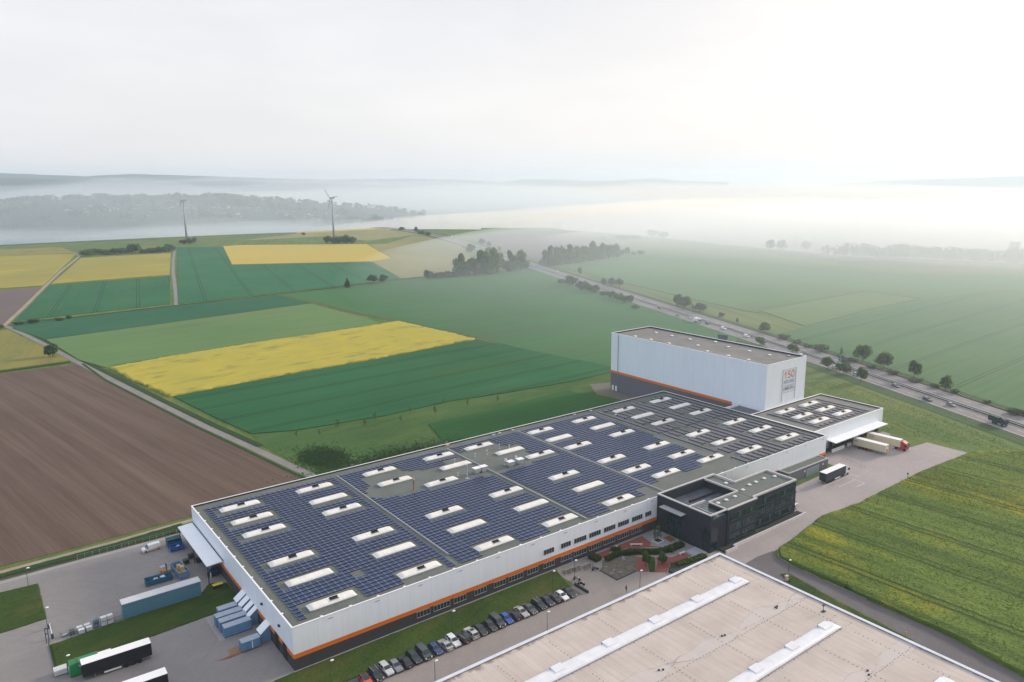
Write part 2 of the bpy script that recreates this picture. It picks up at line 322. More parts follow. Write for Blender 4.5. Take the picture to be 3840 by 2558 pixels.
slab('barley_field', [(1.0,463),(102.7,481),(208.5,501),(212.5,369.5),(141,361),(101.2,358.6),(23,345.5),(19,342.5),(9.5,376)], .42, wheat_l)
bump_slab('rape_field', [(20.5,340.5),(60,350),(119,358.5),(156,360),(211,366.5),(226,369),(233,274),(216,272.5),(153,264),(109,261),(69,257),(33.5,252.5),(25,300)], .85, rape_m, 2.5, .14, .35, jit=1.6)
slab('wheat_field', [(34.5,251),(69.4,255.8),(109,259.6),(153.3,262.4),(216,271),(233,271.5),(238,240),(246.5,180),(249,160),(238.9,150.5),(212,148.5),(173,152),(141,157),(102.8,155.5),(62.6,160.5),(46,168),(41,200)], .38, wheat_n)
slab('wheat_field', [(112,132.2),(156,133.2),(194,137),(197,135.5),(198.3,107),(180,98),(104.6,107)], .30, wheat_p)
slab('wheat_field', [(282,586),(340,598),(396,606),(470,600),(505,582),(522,562),(500,507),(468,421),(440,345),(411,267),(386,200),(372,164),(345,150),(252,159),(246.5,180),(241,207),(238.5,242),(237,282),(231.5,342),(221,414),(215.5,505),(208,574)], .37, wheat_m)
slab('wheat_field', [(572,598),(640,608),(766,634),(838,500),(822,471),(787,310),(835,204),(921,191),(880,20),(780,-120),(560,-140),(390,-60),(372,0),(398,60),(428,130),(445,160),(570,170),(642,171),(652,229),(478,224),(470,215),(470,230),(490,310),(525,430),(560,545)], .35, wheat_r)
slab('barley_field', [(479,223),(650,227.5),(640,172.5),(570,171.5),(446,161.5)], .44, wheat_s)
slab('wheat_field', [(299,-100),(316,-60),(341,0),(366,60),(393,130),(404,156),(444,159),(568,166),(640,170),(760,150),(800,40),(700,-110),(560,-138)], .40, wheat_e)
slab('ploughed_field', [(785,1065),(860,1178),(936,1079),(924,872),(842,727),(760,700),(604,652),(640,760),(690,900),(735,1010)], .1, plough2)
slab('wheat_field', [(1003,1385),(1125,1258),(968,893),(938,1080),(872,1190)], .3, wheat_s)
bump_slab('rape_field', [(258.5,-29.5),(221,-27.5),(178,-28.4),(160.3,-26.6),(142.6,-29.5),(131,-31),(127.2,-34),(126.2,-38),(125.6,-61),(125.4,-80),(122.2,-96.5),(118,-118),(300,-118),(330,-95),(285,-50)], .95, rape_e, 1.3, .20, .11)
slab('rough_grass', [(44.5,150),(50,104),(56,82),(205,82),(205,112),(203,122),(214,139),(246,128),(252,158),(246,170),(238.9,152),(212,150),(173,153),(141,158.5),(102.8,157),(62.6,162),(46,170)], .07, ROUGH)
# --- tracks and roads
def ribbon(name, pts, w0, w1, z, m, z0=None, label=None):
    mb = MB(); n = len(pts); me = []
    for i, (x, y) in enumerate(pts):
        a = Vector(pts[max(0, i-1)]); c = Vector(pts[min(n-1, i+1)]); d = (c-a).normalized(); nx, ny = d.y, -d.x
        mb.v += [(x+nx*w0, y+ny*w0, z), (x+nx*w1, y+ny*w1, z)]
        if i: k = 2*i; mb.f.append((k-2, k-1, k+1, k)); mb.m.append(0)
    o = mb.build(name, m); uv = o.data.uv_layers.new(name='UVMap'); L = 0; ds = [0]
    for i in range(1, n): L += (Vector(pts[i])-Vector(pts[i-1])).length; ds.append(L)
    for lp in o.data.loops:
        vi = lp.vertex_index; uv.data[lp.index].uv = ((w0, w1)[vi % 2], ds[vi//2])
    return tag(o, label, None, None, 'structure')
ribbon('farm_track', [(-20,560),(-15,534),(-8.8,495),(-1.4,443),(7.3,376),(16.6,308),(25.6,245),(33.2,193),(40.2,153),(45.8,118),(50,96)], -1.75, 1.75, .03, TRACKM)
ribbon('farm_track', [(-19,545),(1.6,641),(36.3,811),(70,973),(121,1198),(123,1336),(119,1420)], -1.7, 1.7, .034, SANDM)
ribbon('farm_track', [(112,568),(140,690),(174.7,847),(218,1030),(262,1207)], -1.9, 1.9, .036, TRACKM)
dgrass = crop('rank_grass', (.018, .045, .014), (.04, .075, .022), 5, .5, .3, bump=.3)
ribbon('grass_track', [(-12,560),(26,556),(60,561),(111,569),(198,580),(280,590),(353,603),(396,608)], -2.2, 2.2, .28, dgrass)
ribbon('grass_verge', [(-8,527),(-4.5,495),(2.6,443),(10.5,378),(20,308),(28.7,245),(36.3,193),(43.5,150)], -1.8, 1.0, .20, dgrass)
ribbon('grass_verge', [(-12,495),(-5.2,437),(3.4,374)], -.4, .9, .16, dgrass)
ribbon('grass_verge', [(4.5,373.8),(-31,371),(-140,369.5)], -2.6, 2.6, .25, dgrass)
ribbon('grass_verge', [(10,364),(14,308),(23,245),(30.5,193),(37,154),(43,117),(46.5,98)], -.3, 1.0, .18, dgrass)
pgrass = crop('dry_grass', (.10, .115, .042), (.15, .15, .06), 85, .4, .4, bump=.15)
ribbon('grass_path', [(207,576),(213.8,505),(219.5,414),(230.5,342),(236,280),(236.5,240),(241,206),(246,180),(250,160)], -1.4, 1.4, .24, pgrass)
ribbon('grass_path', [(96,131),(106.3,133.5),(122.1,135.6),(157.6,136.5),(171.3,139.1),(194.7,140),(201,138.7),(204,128),(207,113)], -1.0, 1.0, .05, pgrass)
slab('bare_ground', [(205.5,112),(203,122),(207,138),(214,139),(244,128),(244,125),(215,125),(215,96),(206,96)], .03, paving('bare_soil', (.16,.145,.12), (.17,.155,.13)), z0=-.1)
def rx(y): return -1.08852524e-10*y**4 + 2.41129281e-07*y**3 - 1.66910926e-04*y*y + .416211772*y + 309.28961
RD = [(rx(y), y) for y in range(-260, 1601, 20)]
def roadm():
    m, nt, b = base('carriageway', .75, 0, .25)
    uv = N(nt, 'ShaderNodeUVMap', uv_map='UVMap').outputs[0]; sp = N(nt, 'ShaderNodeSeparateXYZ', {0: uv})
    v = N(nt, 'ShaderNodeCombineXYZ', {0: sp.outputs[0], 1: MA(nt, 'MULTIPLY', sp.outputs[1], .01)}).outputs[0]
    n = NOI(nt, v, .9, 4.0, .6); n2 = NOI(nt, N(nt, 'ShaderNodeNewGeometry').outputs['Position'], .5, 4.0)
    c = MIX(nt, RAMP(nt, n, .35, .66), (.15, .14, .155), (.27, .235, .235)); c = MIX(nt, MA(nt, 'MULTIPLY', n2, .35), c, (.12, .115, .13))
    nt.links.new(c, b.inputs['Base Color']); return m
ROADM = roadm()
ribbon('road', RD, 0, 10.2, .05, ROADM); ribbon('road', RD, 13.0, 23.4, .052, ROADM)
for w in (.55, 9.6, 13.6, 22.7): ribbon('lane_line', RD, w, w+.25, .058, MARKW)
for w in (4.9, 18.2):
    mb = MB()
    for i in range(0, 190):
        y = -230 + i*9.5; a = Vector((rx(y), y)); c = Vector((rx(y+4), y+4)); d = (c-a).normalized(); n_ = Vector((d.y, -d.x))
        mb.add([(*(a+n_*w), .06), (*(a+n_*(w+.18)), .06), (*(c+n_*(w+.18)), .06), (*(c+n_*w), .06)], [(0, 1, 2, 3)])
    tag(mb.build('lane_line', MARKW), kind='structure')
hedge_g = crop('median_grass', (.022, .045, .018), (.05, .075, .028), 66, .6, .3, bump=.4)
ribbon('median_strip', RD, 10.35, 12.85, .45, hedge_g)
ribbon('road_verge', RD, 23.7, 29, .40, crop('verge_rank', (.028, .06, .022), (.06, .09, .03), 66, .5, .3, bump=.4))
ribbon('road_verge', RD, -9, -.4, .12, crop('verge_near', (.035, .075, .03), (.06, .105, .035), 66, .4, .3, bump=.3))
# guard rails along the median
for w in (10.5, 12.7):
    mb = MB(); n_ = 0
    for (ax, ay), (bx_, by) in zip(RD[:48], RD[1:49]):
        d = (Vector((bx_, by))-Vector((ax, ay))).normalized(); o_ = Vector((d.y, -d.x))*w
        mb.tube((ax+o_.x, ay+o_.y, .72), (bx_+o_.x, by+o_.y, .72), .16, n=4)
        for k in range(5):
            t = k/5; mb.tube((ax+(bx_-ax)*t+o_.x, ay+(by-ay)*t+o_.y, 0), (ax+(bx_-ax)*t+o_.x, ay+(by-ay)*t+o_.y, .7), .06, n=4)
    tag(mb.build('guard_rail', STEEL), 'steel guard rail along the %s edge of the planted road median' % ('near' if w < 11 else 'far'), 'guard rail')
# --- yards round the warehouse
slab('yard_paving', [(-170,86.4),(-48,85.6),(-29.6,86.4),(0,86.6),(0,0),(-5,-.5),(-40,-4),(-170,-20)], .02, ASPH, z0=-.1)
ribbon('concrete_strip', [(-170,84.5),(-48,85),(-30,85.6),(-1,85.8)], -.9, .9, .03, CONC)
ribbon('soil_path', [(-170,90),(-48.1,91.8),(-20,92.6),(3,94.3),(46,96.2)], -1.1, 1.1, .02, SANDM)
slab('car_park', [(-4,-33),(-3,-10.1),(72.2,-9.9),(72.4,-.8),(127,-.8),(127,-32.6),(101.5,-32.9),(100,-33.2)], .016, paving('parking_paving', (.285, .255, .238), (.31, .278, .262), .6), z0=-.1)
slab('parking_bay_shade', [(-4,-14.4),(-4,-10.0),(70.6,-10.0),(70.6,-14.4)], .022, ASPHD, z0=-.05)  # same light paving as the drive; dark tone paints the shade between cars
slab('yard_paving', [(113,-21),(113,-33.5),(121,-30),(131,-30.6),(142.6,-29.1),(160.3,-26.3),(178,-28),(221,-27.2),(257.6,-28.6),(257.8,-13),(246,-11.6),(250,-3),(257,2),(257,5),(205,5),(205,-6),(176,-7),(157,-9),(157,-20)], .024, ASPHL, z0=-.1)
slab('access_road', [(113,-30.3),(123,-29.6),(129.5,-30.2),(126.6,-33.5),(125.8,-38),(125.2,-61),(125,-80),(121.8,-96.5),(117,-125),(108,-190),(97,-190),(104,-125),(110.5,-96),(114.5,-74),(116.5,-52),(114,-42),(108,-33.5)], .032, ASPHD, z0=-.1)
def kerb(name, pts, m=CONC, w=.22, h=.13): 
    o = ribbon(name, pts, 0, w, h, m); mb = MB()
    for (ax, ay), (bx_, by) in zip(pts, pts[1:]):
        d = (Vector((bx_, by))-Vector((ax, ay))).normalized(); n_ = Vector((d.y, -d.x))*w
        mb.hexa([(ax, ay, 0), (ax+n_.x, ay+n_.y, 0), (bx_+n_.x, by+n_.y, 0), (bx_, by, 0), (ax, ay, h), (ax+n_.x, ay+n_.y, h), (bx_+n_.x, by+n_.y, h), (bx_, by, h)])
    me = o.data; o2 = mb.build(name, m); bpy.data.objects.remove(o); return tag(o2, kind='structure')
kerb('kerb', [(131,-30.7),(127.4,-33.6),(126.3,-38),(125.7,-60)], ASPHL); kerb('kerb', [(160.3,-26.3),(142.6,-29.2),(131,-30.7)], ASPHL)
bump_slab('lawn', [(-4.6,-.5),(73.2,-.8),(71.4,-7),(70.6,-9.8),(-3,-10),(-8,-9),(-14,-4)], .22, GRASS, .7, .09, .5, kind='stuff')
bump_slab('lawn', [(-41.6,32.2),(-41.4,43.8),(-25.6,44.9),(-7.7,45.4),(-4.2,49.8),(-.2,47.5),(-.2,34.6),(-7.3,34.2),(-22.3,33.2)], .2, GRASS, .7, .08, .5, kind='stuff')
bump_slab('lawn', [(-120,80),(-48.9,78.8),(-40.4,78.1),(-40.7,57.2),(-50.2,56.6),(-120,54)], .2, GRASS, .8, .08, .5, kind='stuff')
bump_slab('grass_verge', [(-170,86.8),(-48,88),(-16,87.8),(-.5,87.8),(-.5,93.3),(-20,91.2),(-48.1,90.4),(-170,88.6)], .3, dgrass, 1.0, .14, .4, kind='stuff')
slab('soil_strip', [(-170,85.9),(-48,86.8),(-16,87.0),(0,87.0),(0,88),(-48,88.4),(-170,87.2)], .03, mat('dark_soil', (.055, .048, .045), .9, .2, .5), z0=-.05)
bump_slab('grass_verge', [(117,-44),(119.5,-39.5),(121.5,-41),(119.5,-52),(117,-74),(113.5,-97),(108,-130),(103,-130),(101.5,-97),(101.5,-50),(108,-42)], .22, GRASS, .8, .1, .5, kind='stuff')
slab('drain_patch', [(25.9,-14.3),(26.8,-14.3),(26.8,-10.6),(25.9,-10.6)], .03, BLACK, z0=0); slab('drain_patch', [(41.2,-14.3),(42.0,-14.3),(42.0,-10.6),(41.2,-10.6)], .03, BLACK, z0=0); slab('drain_patch', [(56.3,-14.3),(57.1,-14.3),(57.1,-10.8),(56.3,-10.8)], .03, BLACK, z0=0)
slab('concrete_slab', [(-9.6,34),(-9.7,21.5),(-1,21.5),(-1,34)], .034, CONC, z0=0); slab('concrete_slab', [(-9.2,17),(-9.6,13.6),(-1,13.6),(-1,17)], .034, paving('rusty_concrete', (.27,.17,.10), (.30,.21,.14), 1.2), z0=0)
slab('rust_stain', [(-6.3,13.9),(-9.2,14.6),(-11,14.2),(-12.8,14.5),(-11.6,13.9),(-9.8,13.4),(-8,13.6)], .04, mat('rust', (.22,.10,.045), .9, .3, .9), z0=0)
for a, c in (((183.6,-12.9),(201.8,-12.9)), ((187.6,-16.2),(197.8,-16.2)), ((192.4,-19.9),(197.7,-19.9)), ((198.3,-12.9),(197.7,-19.9)), ((201.8,-12.9),(201.8,-16.0))):
    ribbon('bay_line', [a, c], -.08, .08, .03, MARKW)
# ------------------------------------------------------------------ main warehouse
def ribbed(name, col, px, w=.05, dark=.62, rough=.4):
    m, nt, b = base(name, rough, 0, .4)
    pos = N(nt, 'ShaderNodeNewGeometry').outputs['Position']; sp = N(nt, 'ShaderNodeSeparateXYZ', {0: pos})
    s = MA(nt, 'LESS_THAN', MA(nt, 'FRACT', MA(nt, 'DIVIDE', sp.outputs[0], px)), w)
    c = MIX(nt, RAMP(nt, NOI(nt, pos, .5, 4.0), .35, .7), col, tuple(q*.86 for q in col))
    nt.links.new(MIX(nt, MA(nt, 'MULTIPLY', s, .6), c, tuple(q*dark for q in col)), b.inputs['Base Color']); return m
DOMER = ribbed('skylight_ribs', (.80, .78, .74), 1.15)
def ring(mb, x0, x1, y0, y1, z0, z1, t, m=0):
    return mb.box(x0, x1, y0, y0+t, z0, z1, m).box(x0, x1, y1-t, y1, z0, z1, m).box(x0, x0+t, y0+t, y1-t, z0, z1, m).box(x1-t, x1, y0+t, y1-t, z0, z1, m)
def barrel(mb, x0, x1, y0, y1, z, h, m=0, n=7, hip=.8):
    """arched rooflight along x with sloping rounded ends"""
    o = len(mb.v); yc = (y0+y1)/2; hw = (y1-y0)/2; vs = []
    for x, k in ((x0, 0.0), (x0+hip, .92), (x0+hip*1.6, 1.), (x1-hip*1.6, 1.), (x1-hip, .92), (x1, 0.0)):
        for i in range(n+1):
            a = pi*i/n; vs.append((x, yc-hw*cos(a), z+h*sin(a)*k))
    fs = [(j*(n+1)+i, (j+1)*(n+1)+i, (j+1)*(n+1)+i+1, j*(n+1)+i+1) for j in range(5) for i in range(n)]
    fs = [f[::-1] for f in fs]; return mb.add(vs, fs, m)
L_, W_, H_ = 205.5, 80.3, 10.5
wh = thing('warehouse', (0, 0, 0), 'long white flat-roofed warehouse with orange stripe and solar panels covering its roof', 'warehouse')
bx('plinth', BRICK, wh, 0, L_, 0, W_, 0, 2.95)
ring(MB(), -.03, L_+.03, -.03, W_+.03, 2.95, 4.0, .4).build('stripe', ORANGE, wh)
ring(MB(), 0, L_, 0, W_, 4.0, 10.38, .28).build('wall', WHITE, wh)
bx('roof', ROOF, wh, .282, L_-.282, .282, W_-.282, 9.4, 9.95)
mb = ring(MB(), -.06, L_+.06, -.06, W_+.06, 10.38, 10.5, .36)
for i in range(1, 30):
    mb.box(i*6.9-.3, i*6.9+.3, -.14, .6, 10.5, 10.56)
    if i < 12: mb.box(-.14, .6, i*6.7-.3, i*6.7+.3, 10.5, 10.56)
mb.build('parapet_coping', COPE, wh)
ring(MB(), .282, L_-.282, .282, W_-.282, 9.95, 10.375, .06).build('parapet_lining', DARKP, wh)
SK = []
for x, ys in ((5.8,(4,17.1,29.1,49.1,59.1,70)), (28.8,(4,17.1,29,49.1,58.8,69.5)), (51.5,(4.1,17.2,29,58.8,69.5)), (74.4,(4.2,17.3,29.8,58.5,69.6)), (97.4,(4.2,17.5,29.3,58.8)), (120.1,(69.5,58.5,47.9,30.6,18.8)), (142.5,(69.4,58.6,48,30.4,18.8)), (165,(69.4,58.6,47.8,30.3,18.4,7.2)), (187.4,(69.5,58.4,47.5,30.6,18.7,6.9))):
    SK += [(x, y) for y in ys]
SK += [(63,49.2), (103.5,49.2), (91.3,69.5), (124.7,10.1), (147,10)]
def skylight(parent, x, y, z, L=11.5, w=3.0, flap=True):
    mb = MB().box(x, x+L, y, y+w, z, z+.34, 1); barrel(mb, x+.06, x+L-.06, y+.06, y+w-.06, z+.34, .62, 0)
    s = mb.build('skylight', [DOMER, METAL], parent)
    if flap:
        c = x+L*.53; a = MB().box(c-1.0, c+1.0, y+.45, y+1.55, z+.80, z+1.0, 0)
        a.hexa([(c-1.05,y+1.56,z+.95),(c+1.05,y+1.56,z+.95),(c+1.05,y+1.62,z+.93),(c-1.05,y+1.62,z+.93),(c-1.05,y+1.30,z+1.34),(c+1.05,y+1.30,z+1.34),(c+1.05,y+1.36,z+1.36),(c-1.05,y+1.36,z+1.36)], 0)
        a.box(c-1.06, c+1.06, y+.39, y+.44, z+.72, z+.99, 1)
        a.build('vent_flap', [DARK, DOME], s)
    return s
for x, y in SK:
    skylight(wh, x, y, 9.95, flap=not (16.5 < y < 19.5 and x < 100 or 58 < y < 59.5 and x not in (51.5, 5.8)))
# conduits
for x in (44.6, 86.9, 119.0):
    bx('roof_conduit', COPED if x > 100 else STEEL, wh, x-.10, x+.10, 8 if x < 50 else 2, 76.2, 9.95, 10.35)
# solar panels
EMPTY = [(62,70),(50.4,69.7),(50.4,64),(45.5,57.6),(45,55),(49.6,50.3),(62.3,48.9),(71.1,47.3),(79.4,46.9),(87,46.2),(103.5,46.7),(108,54.6),(110.6,64.8),(105.7,65),(105,75.5),(102.5,75.5),(90.2,70.9),(86.9,67.6),(79.7,67.6),(78.1,64),(71.1,63.8),(66,66)]
def inside(x, y, P):
    c = False; j = len(P)-1
    for i in range(len(P)):
        if (P[i][1] > y) != (P[j][1] > y) and x < (P[j][0]-P[i][0])*(y-P[i][1])/(P[j][1]-P[i][1])+P[i][0]: c = not c
        j = i
    return c
def blocked(x, y, w, d, SKL, m=.22, L=11.5):
    return any(sx-m < x+w and x < sx+L+m+.3 and sy-m*.9 < y+d and y < sy+3+m for sx, sy in SKL)
PAN = []
rnd = random.Random(3)
for j in range(46):
    y = 2.35+j*1.62
    for i in range(95):
        x = 2.7+i*1.62
        if y > 75.3 or x > 154.5+(2 if y > 40 else 0) - (0 if y > 20 else 1.5): continue
        if blocked(x, y, 1.58, 1.5, SK) or inside(x+.8, y+.6, EMPTY) or any(c-.12 < x+1.58 and x < c+.12 for c in (44.6, 86.9, 119.)): continue
        if y < 3.2 and not (x < 5 or 17.8 < x < 28 or 40.3 < x < 51 or 63.5 < x < 73.6 or 86.8 < x < 96.5): continue
        if x > 112 and y < 7.3: continue
        if 20 < x < 23.5 and 11 < y < 14: continue
        PAN.append((x, y))
def panel(mb, x, y, z=9.95, w=1.585, d=1.53, hi=.30, lo=.12):
    t = .05
    v = [(x, y, z+hi-t), (x+w, y, z+hi-t), (x+w, y+d, z+lo-t), (x, y+d, z+lo-t), (x, y, z+hi), (x+w, y, z+hi), (x+w, y+d, z+lo), (x, y+d, z+lo)]
    mb.add(v, [(0,3,2,1),(0,1,5,4),(1,2,6,5),(2,3,7,6),(3,0,4,7)], 1)
    g = .035; s = (hi-lo)/d
    mb.add([(x, y, z+hi), (x+w, y, z+hi), (x+w, y+d, z+lo), (x, y+d, z+lo), (x+g, y+g, z+hi-g*s+.004), (x+w-g, y+g, z+hi-g*s+.004), (x+w-g, y+d-g, z+lo+g*s+.004), (x+g, y+d-g, z+lo+g*s+.004)], [(0,1,5,4),(1,2,6,5),(2,3,7,6),(3,0,4,7)], 2)
    mb.add([(x+g, y+g, z+hi-g*s+.004), (x+w-g, y+g, z+hi-g*s+.004), (x+w-g, y+d-g, z+lo+g*s+.004), (x+g, y+d-g, z+lo+g*s+.004)], [(0,1,2,3)], 0)
    mb.add([(x+.05, y+.04, z), (x+w-.05, y+.04, z), (x+w-.05, y+.04, z+hi-.06), (x+.05, y+.04, z+hi-.06)], [(0,1,2,3)], 3)
PMAT = [SOLAR, FRAME, STEEL, BLACK]; PMAT2 = [SOLAR, FRAME, mat('ridge_glint', (.60,.58,.57), .35, .1), mat('solar_dark', (.016,.017,.034), .32, .25, .3, spec=.16)]
PAN.sort(key=lambda q: (q[0]-CAM.x)**2+(q[1]-CAM.y)**2)
for x, y in PAN[:90]:
    mb = MB(); panel(mb, x, y); mb.build('solar_panel', PMAT, wh)
mb = MB()
for x, y in PAN[90:]: panel(mb, x, y)
tag(mb.build('solar_panels', PMAT, wh), kind='stuff')
def tented(mb, x, y, n, z=9.95):
    """a pair of panels leaning on each other, rows along y"""
    for s in (-1, 1):
        a, c = x, x+s*1.36; t = .05
        p = [(a, y, z+.38), (c, y, z+.14), (c, y+1.6, z+.14), (a, y+1.6, z+.38)]
        if s < 0: p = [p[1], p[0], p[3], p[2]]
        mb.add([(q[0], q[1], q[2]-t) for q in p]+p, [(0,3,2,1),(0,1,5,4),(1,2,6,5),(2,3,7,6),(3,0,4,7)], 1); mb.add([(q[0], q[1], q[2]+.004) for q in p], [(0,1,2,3)], 3)
    mb.box(x-.10, x+.10, y, y+1.6, z+.384, z+.41, 2)  # pale ridge strip, and gap strip below: caught light painted as bright colour
    mb.box(x-1.52, x-1.40, y, y+1.6, z+.05, z+.15, 2)
mb = MB()
for i in range(14):
    x = 160.2+i*3.2
    for j in range(45):
        y = 1.6+j*1.64
        if y > 75 or 38.5 < y < 40.3 or (i % 5 == 4 and y > 30) or blocked(x-1.4, y, 2.8, 1.6, SK, .5): continue
        tented(mb, x, y, 0)
tag(mb.build('solar_panels', PMAT2, wh), kind='stuff')
# roof plant
def cowl(x, y, h, r, name='flue', m=STEEL, cap=None):
    mb = MB().tube((x, y, 9.95), (x, y, 10.05), r*2.2, n=10).tube((x, y, 10.0), (x, y, 9.95+h), r, n=10)
    if cap: mb.tube((x, y, 9.95+h), (x, y, 9.95+h+.5), r*1.5, r*.8, n=10, m=1)
    return mb.build(name, [m, cap or m], wh)
cowl(77.2, 48.6, 4.6, .26, m=STEEL); cowl(58.7, 50.7, 3.6, .24, m=mat('copper_flue', (.35,.22,.13), .4, .2, metal=.5), cap=mat('copper_cap', (.55,.30,.14), .4))
for x, y, h in ((95.1,63,1.3), (102,65.1,1.4), (81.6,62.9,1.2), (90.6,63.7,.8), (76.1,52.4,.8), (105.6,64.0,.6)): cowl(x, y, h, .16, 'vent_pipe', cap=STEEL)
for x, y in ((94.3, 50.7), (98.6, 50.6)):
    MB().tube((x, y, 9.95), (x, y, 10.2), .7, n=12).tube((x, y, 10.2), (x, y, 11.4), .45, .5, n=12).tube((x, y, 11.4), (x, y, 12.2), .62, .4, n=12).build('fan_cowl', STEEL, wh)
for x, y in ((82.3, 50.6), (85.0, 50.6), (94.8, 48.6), (98.7, 48.5)):
    MB().box(x-.8, x+.8, y-.7, y+.7, 9.95, 10.25, 0).box(x-.5, x+.5, y-.5, y+.5, 10.25, 10.6, 0).box(x-1.2, x+1.2, y-1.0, y+1.0, 10.6, 11.75, 0).box(x-1.25, x+1.25, y-1.05, y+1.05, 11.75, 11.85, 1).build('air_handling_unit', [STEEL, WPAINT], wh)
for x in (51.7, 89.0):
    mb = MB()
    for s in (-.5, .5): mb.tube((x+s, 79.9, 10.3), (x+s, 79.9, 11.7), .035, n=5)
    mb.box(x-.55, x+.55, 79.86, 79.94, 11.2, 11.26)
    if x > 60: mb.box(x-.75, x+.75, 79.0, 79.6, 10.0, 10.5, 1)
    mb.build('roof_ladder_rail', [STEEL, WOODB], wh)
for x, y in ((109,78.4),(112,78.6),(118,78.3),(150,78.6),(159,78.5),(163,67.8),(166,29.5)):
    MB().box(x-.6, x+.6, y-.4, y+.3, 9.95, 10.45).tube((x-.9, y, 10.1), (x+.9, y, 10.1), .12, n=6).build('roof_equipment', STEEL, wh)
# facade windows
def window(parent, x0, x1, z0, z1, n, y=0.0, name='window'):
    w = MB().box(x0, x1, y-.05, y-.03, z0, z1).build(name, GLASS, parent); mb = MB(); t = .06
    for i in range(n+1):
        x = x0+(x1-x0)*i/n; mb.box(x-t/2, x+t/2, y-.09, y-.052, z0, z1)
    mb.box(x0-.05, x1+.05, y-.12, y-.0, z0-.1, z0-.005); mb.box(x0, x1, y-.09, y-.0, z1+.005, z1+.07); mb.build('window_frame', COPED if name == 'window' else DARK, w); return w
for a, c, n in ((69.6,73.2,4),(75.7,79.2,4),(80.5,85,5),(86.1,90.5,5),(91.8,96.3,5),(97.4,101.8,5),(103.1,107.5,5),(108.7,111.3,3)): window(wh, a, c, 5.3, 6.65, n, 0.)
for a, c, n in ((30.4,34,4),(35.1,39.7,5),(40.9,44.5,4),(47.1,50.7,4),(53.1,56.8,4),(57.8,62.5,5),(64,67.6,4),(69.6,73.3,4),(75.7,79.4,4),(80.4,85,5),(86.1,90.7,5),(91.7,96.2,5),(97.4,101.9,5),(102.9,107.3,5)): window(wh, a, c, 1.4, 2.8, n, 0.)
mb = MB()
for i in range(18):
    x = 8.8+i*11.43
    if not 113 < x < 140: mb.box(x-.55, x+.55, -.10, -.002, 9.5, 9.66)
mb.build('overflow_spout', METAL, wh)
mb = MB()
for y in (19.1, 7.8): mb.box(-.45, -.002, y-.35, y+.35, 7.05, 7.4)
mb.build('wall_lamp', DARK, wh)
bx('plinth_edge', CONC, wh, -.3, 113, -.32, -.04, 0, .12)
for y0, y1 in ((9.2, 11.6), (4.2, 6.6)): bx('dock_door', BLACK, wh, -.08, -.035, y0, y1, .1, 4.05)
# canopy over the west loading bay
MB().hexa([(-4.4,49.8,5.0),(-.002,49.8,5.2),(-.002,79.7,5.2),(-4.4,79.7,5.0),(-4.4,49.8,5.22),(-.002,49.8,5.46),(-.002,79.7,5.46),(-4.4,79.7,5.22)]).build('canopy', PALE, wh)
mb = MB().box(-.3, -.06, 49.6, 79.9, 5.47, 5.56)
for y in (50.1, 64, 79.2): mb.tube((-4.1, y, 0), (-4.1, y, 5.0), .11, n=6)
mb.build('canopy_post', DARK, wh)
for y in (53, 60, 67, 74): bx('dock_door', DARK, wh, -.07, -.035, y, y+3.4, .1, 2.9)
# ------------------------------------------------------------------ high-bay store
hb = thing('high_bay_store', (0, 0, 0), 'tall windowless white block with grey base and anniversary banner, rising behind the warehouse', 'warehouse')
x0, x1, y0, y1 = 215.4, 243.4, 33.8, 124.8
bx('plinth', BRICKG, hb, x0, x1, y0, y1, 0, 9.05); bx('stripe', ORANGE, hb, x0-.03, x0+.4, y0+16.5, y1+.03, 9.05, 10.25)
MB().box(x0+.402, x1, y0, y1, 9.05, 10.25).box(x0, x0+.4, y0, y0+16.49, 9.05, 10.25).build('wall', PALE, hb)
ring(MB(), x0, x1, y0, y1, 10.25, 29.42, .4).build('wall', PALE, hb); bx('roof', ROOFD, hb, x0+.4, x1-.4, y0+.4, y1-.4, 28.0, 28.8)
bx('roof', mat('roof_grey_dark', (.20,.195,.19), .9, .2, .15), hb, x0+.4, x0+7.5, y0+.4, y0+50, 28.802, 28.82)
ring(MB(), x0-.06, x1+.06, y0-.06, y1+.06, 29.42, 29.57, .42).build('parapet_coping', COPE, hb); ring(MB(), x0+.4, x1-.4, y0+.4, y1-.4, 28.82, 29.415, .05).build('parapet_lining', DARKP, hb)
for y in (112.5, 102, 90.5, 79, 68, 56.5, 46, 40):
    for x in ((234.4, 219.5) if int(y) % 2 == 0 or y == 90.5 else (239, 226.4)):
        if y == 40: x = 239.5
        MB().tube((x, y, 28.82), (x, y, 29.05), .85, n=12, m=1).dome((x, y, 29.05), .8, .8, .38, 12, 3).build('roof_dome', [DOME, METAL], hb)
MB().tube((x0-.16, 119.8, 0), (x0-.16, 119.8, 29.0), .16, n=8).build('downpipe', METAL, hb)
for y in (123.2, 120.9): bx('door', WPAINT, hb, x0-.07, x0-.005, y-.55, y+.55, 0, 2.6)
mb = MB()
for a, c, q, w in ((226.6,226.78,12.,25.9), (236.1,236.22,12.,25.7)): mb.box(a, c, y0-.12, y0-.003, q, w)
mb.box(226.78, 236.1, y0-.08, y0-.003, 25.55, 25.66); mb.box(226.78, 236.1, y0-.08, y0-.003, 15.5, 15.58)
bn = mb.build('banner_frame', METAL, hb)
bx('banner', clad('banner_sheet', (.72,.75,.79)), bn, 226.9, 236.0, y0-.03, y0-.004, 15.6, 25.5)
